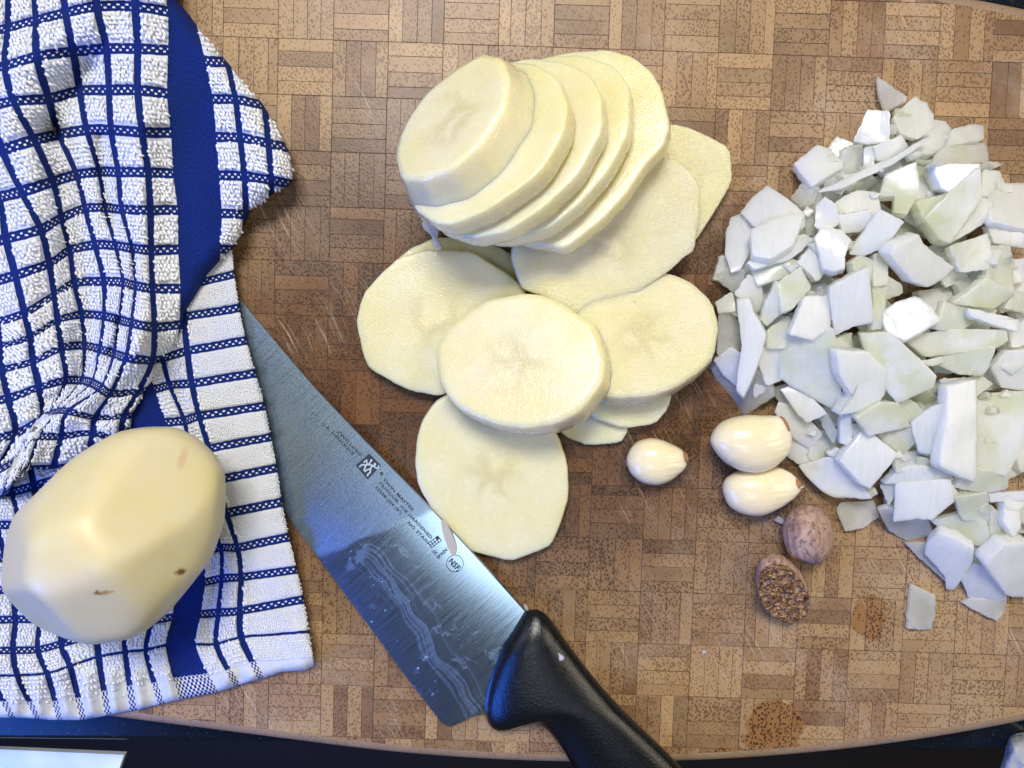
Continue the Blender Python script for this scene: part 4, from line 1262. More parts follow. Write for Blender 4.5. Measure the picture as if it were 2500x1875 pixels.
# handle: sections across from the back (upper right) to the belly (lower left)
HU = [(1284,1492),(1300,1486),(1320,1488),(1345,1510),(1378,1560),(1425,1622),(1480,1690),(1540,1752),(1605,1812),(1670,1880),(1760,1975),(1850,2070)]
HL = [(1268,1512),(1228,1578),(1198,1650),(1183,1712),(1186,1752),(1200,1780),(1225,1788),(1262,1776),(1300,1762),(1345,1785),(1385,1850),(1440,1960)]
NH = 56
hu = smooth_open(HU, NH); hl = smooth_open([(1268,1512),(1228,1578),(1200,1645),(1184,1708),(1184,1750),(1198,1780),(1228,1790),(1275,1768),(1325,1768),(1370,1822),(1410,1890),(1500,2030),(1580,2160)], NH)
V = []; F = []; NS = 30
for i in range(NH):
    t = i / (NH - 1)
    full = math.sin(min(1.0, (t + 0.008) / 0.16) * math.pi / 2)
    zt = 10.5 + 6.5 * full + 2.0 * t - 1.5 * math.exp(-((t - .5) / .2) ** 2)
    for s in range(NS):
        a = 2 * math.pi * s / NS
        k = (1 - math.cos(a)) / 2           # 0 = back, 1 = belly
        side = math.sin(a)
        q = hu[i] * (1 - k) + hl[i] * k
        half = 8.0 * full + 0.9
        zc = 8.8
        prof_ = abs(side) ** (0.95 - 0.2 * min(1, t * 3))
        # top of the section slopes down to the belly
        z = zc + math.copysign(prof_, side) * half * (1.0 if side > 0 else 0.85)
        z += (0.5 - k) * 2.2 * (1 if side > 0 else 0.2)
        V.append(P(q[0], q[1], max(0.3, z)))
for i in range(NH - 1):
    for s in range(NS):
        a = i * NS + s; b = i * NS + (s + 1) % NS
        F.append((a, b, b + NS, a + NS))
F.append(tuple(range(NS))); F.append(tuple(range((NH - 1) * NS, NH * NS)))
hd = mesh_obj('handle', V, F, MH, origin=P(1400, 1700, 9))
bmh = bmesh.new(); bmh.from_mesh(hd.data); bmesh.ops.recalc_face_normals(bmh, faces=bmh.faces); bmh.to_mesh(hd.data); bmh.free()
adopt(hd, knife)

# markings etched in the blade
MET = simple('dark_etching', (0.035, 0.045, 0.06), 0.5, Metallic=0.3)
def zblade_px(px, py):
    a = SPs; 
    d = (px - 520) * 0.675 + (py - 655) * 0.738
    L_ = (1288 - 520) * 0.675 + (1495 - 655) * 0.738
    t = max(0, min(1, d / L_))
    i = int(t * (NB - 1)); sx, sy = SPs[i]
    k = math.hypot(px - sx, py - sy) / math.hypot(EDs[i][0] - sx, EDs[i][1] - sy)
    return blade_z(t, k)
def finish_flat(o, dz=0.12):
    """lay a flat marking on the blade: every vertex follows the steel just below it"""
    for v in o.data.vertices:
        wco = o.matrix_world @ v.co
        pr = ROT.transposed() @ (wco - CAM)
        px, py = 1250 + pr.x / -pr.z * F_PX, 937.5 - pr.y / -pr.z * F_PX
        q = P(px, py, zblade_px(px, py) + dz)
        v.co = o.matrix_world.inverted() @ q
def text_mesh(txt, px, py, cap_px, ang_deg, stretch=1.0, bold=0.02):
    cu = bpy.data.curves.new('lettering', 'FONT')
    cu.body = txt; cu.size = 1.0; cu.offset = bold; cu.space_character = 1.08
    cu.resolution_u = 2
    tmp = bpy.data.objects.new('tmp_text', cu)
    COL.objects.link(tmp)
    dg = bpy.context.evaluated_depsgraph_get()
    me = bpy.data.meshes.new_from_object(tmp.evaluated_get(dg))
    bpy.data.objects.remove(tmp)
    s = cap_px * 0.00016 / 0.70
    me.transform(Matrix.Diagonal((s * stretch, s, 1, 1)))
    me.materials.clear(); me.materials.append(MET)
    o = bpy.data.objects.new('lettering', me)
    o.location = P(px, py, zblade_px(px, py))
    o.rotation_euler = (0, 0, R(-ang_deg))
    COL.objects.link(o)
    o.matrix_world = Matrix.Translation(o.location) @ Matrix.Rotation(R(-ang_deg), 4, 'Z')
    finish_flat(o)
    adopt_rot(o, knife)
    return o
def adopt_rot(o, parent):
    o.parent = parent
    o.matrix_parent_inverse = Matrix.Translation(-parent.location)
TX = [('ZWILLING', 820, 1054, 7.6, 46, 1.55), ('J.A. HENCKELS', 788, 1038, 7.2, 46, 1.42), ('\u00ae', 925, 1156, 8.0, 46, 1.0),
      ('TWIN MASTER', 933, 1172, 7.3, 47, 1.45), ('FRIODUR', 924, 1181, 7.2, 47, 1.42), ('ICE HARDENED', 976, 1237, 7.2, 47, 1.42),
      ('32208-204 (8")', 914, 1190, 7.2, 47, 1.34), ('NO STAIN', 994, 1277, 7.2, 47, 1.42), ('.00', 1053, 1345, 8.0, 47, 1.0), ('SPAIN', 1070, 1366, 8.0, -44, 1.0)]
for t in TX: text_mesh(*t)
def ribbon(name, polys, mat):
    V = []; F = []
    for pl_, wd in polys:
        for i in range(len(pl_) - 1):
            (x0, y0), (x1, y1) = pl_[i], pl_[i + 1]
            L = math.hypot(x1 - x0, y1 - y0) or 1
            nx, ny = -(y1 - y0) / L * wd / 2, (x1 - x0) / L * wd / 2
            e = wd * .2; ux, uy = (x1 - x0) / L * e, (y1 - y0) / L * e
            b = len(V)
            V += [(x0 + nx - ux, y0 + ny - uy), (x0 - nx - ux, y0 - ny - uy), (x1 - nx + ux, y1 - ny + uy), (x1 + nx + ux, y1 + ny + uy)]
            F.append((b, b + 1, b + 2, b + 3))
    return V, F
def flat_px(name, V2, F, mat, dz, parent):
    V = [P(x, y, zblade_px(x, y) + dz) for x, y in V2]
    o = mesh_obj(name, V, F, mat, smooth=False)
    bmx = bmesh.new(); bmx.from_mesh(o.data); bmesh.ops.recalc_face_normals(bmx, faces=bmx.faces)
    if sum(f.normal.z for f in bmx.faces) < 0: bmesh.ops.reverse_faces(bmx, faces=bmx.faces)
    bmx.to_mesh(o.data); bmx.free()
    adopt(o, parent)
    return o
def L2(pts): return [(760 + x / 4.424, 1000 + y / 4.424) for x, y in pts]
sq = L2([(625,473),(752,602),(610,757),(478,603)])
V2 = []; F2 = []
K = 6
for a in range(K + 1):
    for b in range(K + 1):
        u, v = a / K, b / K
        V2.append(tuple(np.array(sq[0]) * (1 - u) * (1 - v) + np.array(sq[1]) * u * (1 - v) + np.array(sq[2]) * u * v + np.array(sq[3]) * (1 - u) * v))
for a in range(K):
    for b in range(K):
        q = a * (K + 1) + b
        F2.append((q, q + 1, q + K + 2, q + K + 1))
em = flat_px('emblem', V2, F2, MET, 0.12, knife)
MST = simple('bare_steel_lines', (0.62, 0.68, 0.74), 0.4, Metallic=0.6)
tw = [(L2([(575,560),(600,545),(600,590),(655,600),(690,625),(720,635),(728,605)]), 3.2),
      (L2([(575,560),(570,575)]), 3.2),
      (L2([(600,590),(590,600),(545,595),(520,620)]), 3.6), (L2([(590,600),(570,650),(590,668)]), 3.6),
      (L2([(655,600),(640,640),(600,650),(575,668)]), 3.6), (L2([(640,640),(635,680),(610,700),(608,718)]), 3.8), (L2([(610,600),(640,565)]), 3.6), (L2([(660,610),(690,600)]), 4.0)]
V2, F2 = ribbon('e', tw, MST)
for hx_, hy_ in ((648, 548), (688, 588)):
    c_ = L2([(hx_, hy_)])[0]; b = len(V2)
    for i in range(10): V2.append((c_[0] + 3.0 * math.cos(i * .628), c_[1] + 3.0 * math.sin(i * .628)))
    F2.append(tuple(range(b, b + 10)))
flat_px('emblem_figures', V2, F2, MST, 0.22, knife)
# small grid and round seal
g = []
def gp(a, b):   # grid axes: a along blade, b across
    o_ = np.array((1046.0, 1326.0)); ea = np.array((0.56, 0.83)); eb = np.array((0.80, -0.60))
    return tuple(o_ + ea * a + eb * b)
for b in range(5): g.append(([gp(0, b * 7.2), gp(14, b * 7.2)], 1.6))
for a in (0, 7, 14): g.append(([gp(a, 0), gp(a, 28.8)], 1.6))
V2, F2 = ribbon('g', g, MET)
b = len(V2); V2 += [gp(0, 21.6), gp(6, 21.6), gp(6, 28.8), gp(0, 28.8)]; F2.append((b, b + 1, b + 2, b + 3))
flat_px('etched_grid', V2, F2, MET, 0.13, knife)
circ = [(1110.5 + 20.5 * math.cos(i * math.pi / 20), 1376 + 20.5 * math.sin(i * math.pi / 20)) for i in range(41)]
V2, F2 = ribbon('c', [(circ, 1.2)], MET)
flat_px('seal_ring', V2, F2, MET, 0.13, knife)
text_mesh('NSF', 1094, 1371, 13.0, 47, 0.92, 0.035)
text_mesh('\u00ae', 1113, 1394, 4.5, 47, 1.0)

# brown clear sliver lying on the blade
MSV = Mat('brown_clear_skin'); MSV.pbsdf(Base_Color=(0.62, 0.56, 0.50), Roughness=0.3, Transmission_Weight=0.35, IOR=1.3, Normal=MSV.bump(MSV.noise(MSV.map(MSV.obj(), scale=(900, 90, 1), rot=(0, 0, 0.3)), 1.0, 2), 0.6, 0.0005))
o = slab('vegetable_sliver', [(1077,1268),(1088,1274),(1102,1300),(1114,1330),(1114,1352),(1104,1360),(1096,1344),(1086,1318),(1078,1290)], (1097, 1318, zblade_px(1097, 1318) + 1.0), (-0.05, -0.05, 1), 0.0005, MSV.m, bevel=0.00015, und=0.00015, nring=40)
tag(o, 'brownish clear leaf shaped sliver lying on the knife blade near the spine', 'vegetable sliver')
# droplets and starch crumbs on the blade
MDW = Mat('water_drop'); MDW.pbsdf(Base_Color=(0.9, 0.95, 1), Roughness=0.03, Transmission_Weight=0.9, IOR=1.33)
drng = random.Random(3)
V = []; F = []
spots = [(941,1262,3.0),(951,1266,3.5),(1040,1603,4.5),(1035,1610,3),(940,1490,2.5),(907,1518,2.5),(1056,1695,3),(998,1468,2.5),(932,1420,2.5),(1020,1632,3)]
for _ in range(46):
    t = drng.uniform(.45, .98); k = drng.uniform(.25, .95)
    i = int(t * (NB - 1)); q = SPs[i] * (1 - k) + EDs[i] * k
    spots.append((q[0], q[1], drng.uniform(0.7, 1.9)))
for (x, y, r) in spots:
    c = P(x, y, zblade_px(x, y)); m = 10; b = len(V); rr = r * 0.00016
    for j, (f, h) in enumerate(((1, 0.02), (.8, .34), (.45, .52))):
        for i in range(m):
            a = 2 * math.pi * i / m
            V.append(c + Vector((math.cos(a) * rr * f * (1 + .2 * math.sin(a * 2 + x)), math.sin(a) * rr * f, rr * h)))
    V.append(c + Vector((0, 0, rr * .58)))
    for j in range(2):
        for i in range(m):
            F.append((b + j * m + i, b + j * m + (i + 1) % m, b + (j + 1) * m + (i + 1) % m, b + (j + 1) * m + i))
    for i in range(m): F.append((b + 2 * m + i, b + 2 * m + (i + 1) % m, b + 3 * m))
o = mesh_obj('water_droplets', V, F, MDW.m)
tag(o, 'tiny water droplets scattered over the knife blade', 'water drops', None, 'stuff')
# ================================================================== tea towel
def spline_grid(tab, sub_u, sub_v):
    """Catmull-Rom through a table of control points (rows, cols, 2)"""
    def axis0(a, sub):
        n = a.shape[0]
        t = np.linspace(0, n - 1, (n - 1) * sub + 1)
        i = np.minimum(t.astype(int), n - 2); f = (t - i)[:, None, None]
        pad = np.concatenate([2 * a[:1] - a[1:2], a, 2 * a[-1:] - a[-2:-1]])
        p0, p1, p2, p3 = pad[i], pad[i + 1], pad[i + 2], pad[i + 3]
        return 0.5 * ((2 * p1) + (-p0 + p2) * f + (2 * p0 - 5 * p1 + 4 * p2 - p3) * f ** 2 + (-p0 + 3 * p1 - 3 * p2 + p3) * f ** 3)
    a = axis0(np.array(tab, float), sub_v)
    a = np.transpose(axis0(np.transpose(a, (1, 0, 2)), sub_u), (1, 0, 2))
    return a
def pdist(poly, X, Y, closed=True):
    """distance of every (X, Y) to a polyline and the nearest point on it"""
    P0 = np.array(poly, float)
    if closed: P0 = np.vstack([P0, P0[:1]])
    best = np.full(X.shape, 1e9); NX = X.copy(); NY = Y.copy()
    for i in range(len(P0) - 1):
        a, b = P0[i], P0[i + 1]; d = b - a; L = (d ** 2).sum() or 1
        t = np.clip(((X - a[0]) * d[0] + (Y - a[1]) * d[1]) / L, 0, 1)
        qx, qy = a[0] + t * d[0], a[1] + t * d[1]
        dd = np.hypot(X - qx, Y - qy); m = dd < best
        best = np.where(m, dd, best); NX = np.where(m, qx, NX); NY = np.where(m, qy, NY)
    return best, NX, NY
def inpoly(poly, X, Y):
    c = np.zeros(X.shape, bool); n = len(poly); j = n - 1
    for i in range(n):
        xi, yi = poly[i]; xj, yj = poly[j]
        if yi != yj:
            c ^= ((yi > Y) != (yj > Y)) & (X < (xj - xi) * (Y - yi) / (yj - yi) + xi)
        j = i
    return c
def ridge(X, Y, pts, amp, wd):
    d, _, _ = pdist(pts, X, Y, closed=False)
    return amp * np.exp(-(d / wd) ** 2)

# ---- upper fold: crossings of the blue lines, read off the photograph
# columns: far left ... L1, L0 | band | M0, M1, M2, M3
U = {
 -1: [(-330,-60),(-260,-70),(-190,-80),(-120,-90),(-50,-100),(20,-115),(80,-135),(150,-155),(225,-170),(318,-170),(390,-160),(445,-155),(510,-150),(580,-140),(650,-130)],
 0: [(-330,40),(-260,28),(-190,15),(-120,5),(-50,-5),(20,-22),(82,-42),(152,-62),(228,-76),(324,-78),(402,-68),(456,-62),(520,-55),(590,-50),(660,-42)],
 1: [(-330,135),(-260,125),(-190,112),(-120,100),(-50,85),(19,68),(87,50),(160,31),(236,16),(331,16),(418,30),(468,35),(532,42),(600,48),(670,55)],
 2: [(-340,225),(-270,215),(-200,203),(-130,190),(-60,176),(12,160),(90,138),(179,126),(260,119),(336,119),(420,125),(494,148),(555,152),(615,160),(680,172)],
 3: [(-310,315),(-240,305),(-170,290),(-100,272),(-30,260),(33,247),(119,241),(195,222),(266,220),(336,220),(418,230),(511,241),(575,243),(645,257),(712,270)],
 4: [(-280,425),(-210,410),(-140,398),(-70,385),(5,366),(84,342),(144,328),(212,317),(271,317),(347,323),(427,325),(519,334),(586,336),(655,350),(722,365)],
 5: [(-260,540),(-195,525),(-130,508),(-68,495),(-5,482),(54,468),(130,444),(187,427),(240,419),(288,420),(362,421),(432,424),(526,428),(597,430),(662,438),(725,450)][1:],
 6: [(-230,640),(-170,628),(-110,612),(-60,600),(14,583),(100,560),(150,532),(208,509),(257,507),(297,511),(367,513),(443,513),(532,520),(600,524),(664,530)][:15],
}
# rows 6.. need the same count of columns: [L8..L0] = 11 left columns, then M0..M3
def row(left, right):
    l = list(left)
    while len(l) < 11:
        l = [(l[0][0] - 72, l[0][1] + 12)] + l
    return l[-11:] + right
rows = []
def M(a): return a
rows.append(row(U[-1][:11], U[-1][11:]))
rows.append(row(U[0][:11], U[0][11:]))
rows.append(row(U[1][:11], U[1][11:]))
rows.append(row(U[2][:11], U[2][11:]))
rows.append(row(U[3][:11], U[3][11:]))
rows.append(row(U[4][:11], U[4][11:]))
rows.append(row([(-70,498),(-4,482),(52,468),(130,444),(187,427),(243,420),(288,420),(362,421),(432,424)], [(526,428),(597,430),(662,440),(725,452)]))
rows.append(row([(-60,602),(14,583),(100,560),(150,532),(208,509),(257,507),(297,511),(367,513),(443,513)], [(532,520),(600,524),(664,532),(725,540)]))
rows.append(row([(-25,690),(37,672),(121,643),(170,611),(232,598),(282,600),(322,606),(369,611),(445,609)], [(530,608),(596,612),(660,616),(720,620)]))
rows.append(row([(-8,786),(60,765),(133,720),(182,691),(254,687),(300,689),(330,697),(372,704),(449,704)], [(524,695),(590,700),(650,705),(710,710)]))
rows.append(row([(0,845),(74,822),(141,782),(200,768),(254,772),(291,781),(321,789),(377,799),(446,792)], [(515,782),(580,786),(640,790),(700,795)]))
rows.append(row([(5,902),(81,882),(150,849),(206,844),(243,852),(278,863),(307,872),(372,880),(430,868)], [(490,862),(550,866),(610,870),(670,875)]))
rows.append(row([(20,972),(95,946),(160,929),(198,929),(222,934),(245,946),(270,961),(338,956),(400,945)], [(450,940),(510,944),(570,948),(630,952)]))
rows.append(row([(37,1060),(100,1022),(118,1012),(132,1005),(146,1002),(165,1004),(233,1020),(303,1016),(368,1008)], [(420,1000),(480,1004),(540,1008),(600,1012)]))
rows.append(row([(-10,1150),(40,1122),(62,1096),(76,1076),(96,1066),(150,1065),(228,1056),(295,1075),(350,1072)], [(400,1066),(460,1068),(520,1070),(580,1074)]))
rows.append(row([(-40,1240),(5,1215),(28,1190),(45,1165),(68,1148),(130,1145),(210,1140),(280,1150),(340,1148)], [(390,1140),(450,1142),(510,1146),(570,1150)]))
UP = np.array(rows, float)
# column index -> u: 0..10 left lines, band between 10 and 11
OUTL = [(-420,-200),(420,-200),(425,-60),(431,0),(461,35),(490,75),(520,110),(545,140),(575,175),(610,218),(640,252),(670,300),(690,335),(706,375),(716,415),(716,440),(702,456),(664,474),(640,495),(612,515),(597,545),(590,572),(571,600),(540,636),(506,672),(481,719),(450,768),(446,800),(432,835),(402,868),(380,885),(372,925),(358,950),(345,972),(325,1008),(320,1035),(295,1062),(240,1095),(150,1140),(60,1195),(10,1215),(-60,1225),(-420,1240)]
SUB = 16
G2 = spline_grid(UP, SUB, SUB)
X, Y = G2[..., 0], G2[..., 1]
nv, nu = X.shape
uu = np.linspace(0, UP.shape[1] - 1, nu); vv_ = np.linspace(0, UP.shape[0] - 1, nv)
UU, VV = np.meshgrid(uu, vv_)

def noise2(X, Y, s, seed):
    r = np.random.default_rng(seed)
    out = np.zeros(X.shape)
    for k in range(14):
        a = r.uniform(0, 2 * np.pi); f = s * r.uniform(.6, 1.6); ph = r.uniform(0, 6.28)
        out += np.sin((X * np.cos(a) + Y * np.sin(a)) * f + ph)
    return out / 14 ** .5 / 1.4

def upper_z(X, Y, D):
    z = 15.0 + 0 * X
    z += ridge(X, Y, [(520,-50),(560,120),(610,250),(650,400)], 4.0, 75)
    z += ridge(X, Y, [(335,-100),(345,150),(330,300)], 3.5, 48)
    z += ridge(X, Y, [(345,300),(345,500),(345,640),(350,760),(345,850)], 6.0, 42)
    z += ridge(X, Y, [(275,130),(265,240),(270,300)], 2.5, 30)
    z += ridge(X, Y, [(200,-100),(210,60),(130,90),(40,180),(20,300)], 6.0, 60)
    z += ridge(X, Y, [(60,400),(70,520),(60,650),(50,800)], 4.5, 48)
    z -= ridge(X, Y, [(210,170),(185,200),(150,260),(130,310)], 6.5, 38)
    z -= ridge(X, Y, [(130,320),(150,430),(170,500),(175,640),(190,700),(205,780),(195,850)], 7.0, 36)
    z -= ridge(X, Y, [(243,340),(245,420),(262,500),(270,540)], 4.5, 15)
    z -= ridge(X, Y, [(325,600),(325,660),(322,700)], 2.5, 9)
    z -= ridge(X, Y, [(290,780),(285,830),(262,880),(255,900)], 3.2, 9)
    z -= ridge(X, Y, [(321,780),(312,830)], 2.2, 8)
    z += ridge(X, Y, [(345,800),(310,880),(250,950),(190,990),(150,1010),(85,1056),(60,1100),(30,1180)], 8.0, 34)
    z -= ridge(X, Y, [(205,900),(175,950),(120,990),(95,1040),(60,1060),(30,1120)], 7.0, 30)
    z += ridge(X, Y, [(475,0),(470,300),(490,600)], 1.2, 60)
    z = 15 + (z - 15) * 1.3
    z += 1.1 * noise2(X, Y, 0.022, 4) + 0.35 * noise2(X, Y, 0.06, 5)
    # the fold rolls under at its rim
    e = np.clip(D / 46.0, 0, 1)
    z = 6.0 + (z - 6.0) * np.sqrt(np.clip(1 - (1 - e) ** 2, 0, 1))
    return z

def near1(c): return np.abs((c + .5) % 1 - .5)
def pad(U_, V_, band, first, hem):
    """1 on the raised white terry, 0 in the blue lines"""
    fu = near1(U_); fu = np.where(U_ < first - .5, .5, fu)
    fv = near1(V_); fv = np.where(V_ > hem - .6, .5, fv)
    a = np.clip((fu - .09) / .10, 0, 1) * np.clip((fv - .11) / .10, 0, 1)
    a = np.where((U_ > band[0] - .06) & (U_ < band[1] + .06), 0, a)
    return a * (V_ < hem)

def build_sheet(name, X, Y, Z, UU, VV, out, mat, parent, hole=None):
    nv, nu = X.shape
    ins = inp = inpoly(out, X, Y)
    if hole is not None: ins = ins & ~hole
    d, nx, ny = pdist(out, X, Y)
    # keep faces with at least one inner corner, draw the outer corners in to the outline
    f_in = ins[:-1, :-1] | ins[1:, :-1] | ins[:-1, 1:] | ins[1:, 1:]
    Xs = np.where(inp, X, nx); Ys = np.where(inp, Y, ny)
    V = Pn(Xs.ravel(), Ys.ravel(), Z.ravel())
    idx = np.arange(nv * nu).reshape(nv, nu)
    F = np.stack([idx[:-1, :-1], idx[1:, :-1], idx[1:, 1:], idx[:-1, 1:]], -1)[f_in]
    if X[0, -1] < X[0, 0]: F = F[:, ::-1]
    used = np.unique(F); remap = -np.ones(nv * nu, int); remap[used] = np.arange(len(used))
    uv = np.stack([UU.ravel(), VV.ravel()], -1)[used]
    me = fast_mesh(name, V[used], remap[F], mat, uv)
    o = link(bpy.data.objects.new(name, me))
    s = o.modifiers.new('thickness', 'SOLIDIFY'); s.thickness = 0.0022; s.offset = -1.0
    adopt(o, parent)
    return o

towel = empty('tea_towel', P(300, 1000, 0))
tag(towel, 'crumpled white terry tea towel with blue checks and a wide blue stripe, at the left', 'tea towel')

UB = (10.0, 11.0)
D, nxx, nyy = pdist(OUTL[:], X, Y)
ins = inpoly(OUTL, X, Y)
Dn = np.where(ins, D, 0)
Zu = upper_z(X, Y, Dn)
pu = pad(UU, VV, UB, 0, 99)
Zu_s = Zu + 0.9 * pu
MT1 = towel_base_material('terry_check_upper', UB, -5.0, 99.0)
build_sheet('folded_cloth', X, Y, Zu_s, UU, VV, OUTL, MT1, towel)

# ---- lower layer
def colpts(s):
    return s
Rr = [(545,515),(564,600),(572,669),(584,752),(601,831),(624,911),(646,991),(661,1067),(676,1142),(688,1226),(706,1311),(725,1391),(742,1463),(756,1550),(770,1640),(775,1690)]
La = [(415,560),(430,640),(439,702),(449,774),(457,857),(468,936),(486,1016),(510,1095),(528,1172),(552,1253),(579,1337),(588,1409),(585,1492),(591,1563),(636,1655),(650,1705)]
Lb = [(350,585),(365,665),(372,725),(380,800),(396,875),(414,940),(450,1027),(465,1105),(485,1185),(512,1265),(539,1337),(541,1412),(533,1496),(530,1580),(578,1673),(590,1720)]
Lc = [(290,610),(303,690),(310,745),(325,815),(346,880),(372,952),(398,1032),(415,1112),(435,1192),(465,1272),(490,1347),(495,1422),(484,1500),(473,1582),(524,1691),(536,1740)]
Ld = [(225,625),(240,705),(255,760),(270,830),(285,895),(302,966),(325,1040),(345,1120),(370,1200),(400,1280),(425,1358),(435,1430),(427,1506),(412,1583),(446,1706),(458,1755)]
H10 = [(371,1516),(305,1531),(238,1548),(150,1572),(92,1586),(32,1588),(-38,1590),(-110,1592)]
H11 = [(357,1595),(307,1600),(242,1612),(173,1634),(118,1651),(45,1656),(-20,1658),(-90,1660)]
HE = [(394,1718),(325,1730),(264,1745),(203,1757),(145,1757),(92,1757),(30,1753),(-40,1750)]
HF = [(405,1768),(335,1780),(272,1795),(212,1806),(152,1806),(97,1806),(34,1802),(-38,1800)]
cols = [Rr, [((a[0] + b[0]) / 2, (a[1] + b[1]) / 2) for a, b in zip(Rr, La)], La, Lb, Lc, Ld]
for k in range(8):
    c = []
    for i in range(12): c.append((H10[k][0] + (Ld[i][0] - Ld[12][0]) * (1 - k * .06), H10[k][1] + (Ld[i][1] - Ld[12][1])))
    c += [H10[k], H11[k], HE[k], HF[k]]
    cols.append(c)
LO = np.transpose(np.array(cols, float), (1, 0, 2))
G3 = spline_grid(LO, SUB, SUB)
X3, Y3 = G3[..., 0], G3[..., 1]
nv3, nu3 = X3.shape
UU3, VV3 = np.meshgrid(np.linspace(0, LO.shape[1] - 1, nu3), np.linspace(0, LO.shape[0] - 1, nv3))
# v: row 13 is the last blue row, row 14 the hem edge
OUTB = [(560,560),(571,600),(576,669),(587,752),(604,831),(627,911),(648,991),(664,1067),(678,1142),(690,1226),(709,1311),(728,1391),(744,1463),(757,1545),(768,1578),(778,1602),(774,1622),(745,1638),(690,1640),(644,1656),(579,1674),(524,1692),(448,1706),(394,1719),(344,1732),(268,1746),(199,1758),(127,1758),(54,1753),(0,1752),(-200,1748),(-200,560)]
D3, _, _ = pdist(OUTB, X3, Y3)
in3 = inpoly(OUTB, X3, Y3)
Dn3 = np.where(in3, D3, 0)
def lower_z(X, Y, D):
    z = 7.0 + 0 * X
    z += ridge(X, Y, [(470,1000),(500,1150),(560,1330),(570,1500)], 2.0, 34)
    z -= ridge(X, Y, [(432,950),(470,1090),(520,1270),(520,1420),(505,1560)], 2.5, 16)
    z += ridge(X, Y, [(620,900),(660,1200),(700,1450)], 1.6, 60)
    z += ridge(X, Y, [(735,1560),(750,1600),(730,1622)], 4.0, 32)
    z += ridge(X, Y, [(0,1625),(150,1600),(300,1570)], 2.0, 26)
    for x0, x1 in ((600,620),(545,560),(430,410),(350,335),(285,275),(225,215),(165,150),(100,90),(40,40)):
        z += ridge(X, Y, [(x0 - 4, 1735),(x1 - 6, 1650)], 2.4, 13)
        z -= ridge(X, Y, [(x0 + 30, 1735),(x1 + 26, 1660)], 1.6, 12)
    z += ridge(X, Y, [(110,1655),(160,1640),(175,1625)], 3.0, 14)
    z += 0.6 * noise2(X, Y, 0.03, 8) + 0.25 * noise2(X, Y, 0.08, 9)
    # presses flat where the whole potato lies on it
    dd = np.hypot((X - 280) / 200, (Y - 1330) / 190)
    z -= 2.5 * np.exp(-dd ** 4)
    e = np.clip(D / 16.0, 0, 1)
    base = np.where(Y > 1600, 2.6, 4.6)
    z = base + (z - base) * np.sqrt(np.clip(1 - (1 - e) ** 2, 0, 1))
    hem = np.clip((Y - 1640) / 90, 0, 1)
    z = z - hem * 1.2
    return np.where(X < 330, z - np.clip((Y - 1690) / 60, 0, 1) * 0.5, z)
LB = (4.0, 5.0)
Z3 = lower_z(X3, Y3, Dn3)
p3 = pad(UU3, VV3, LB, 2, 13.55)
hide = (inpoly([(p[0] - 60 if p[0] > 0 else p[0], p[1] - 60) for p in OUTL], X3, Y3))
MT2 = towel_base_material('terry_check_lower', LB, 2.0, 13.55)
build_sheet('lower_cloth', X3, Y3, Z3 + 0.8 * p3, UU3, VV3, OUTB, MT2, towel, hole=hide)

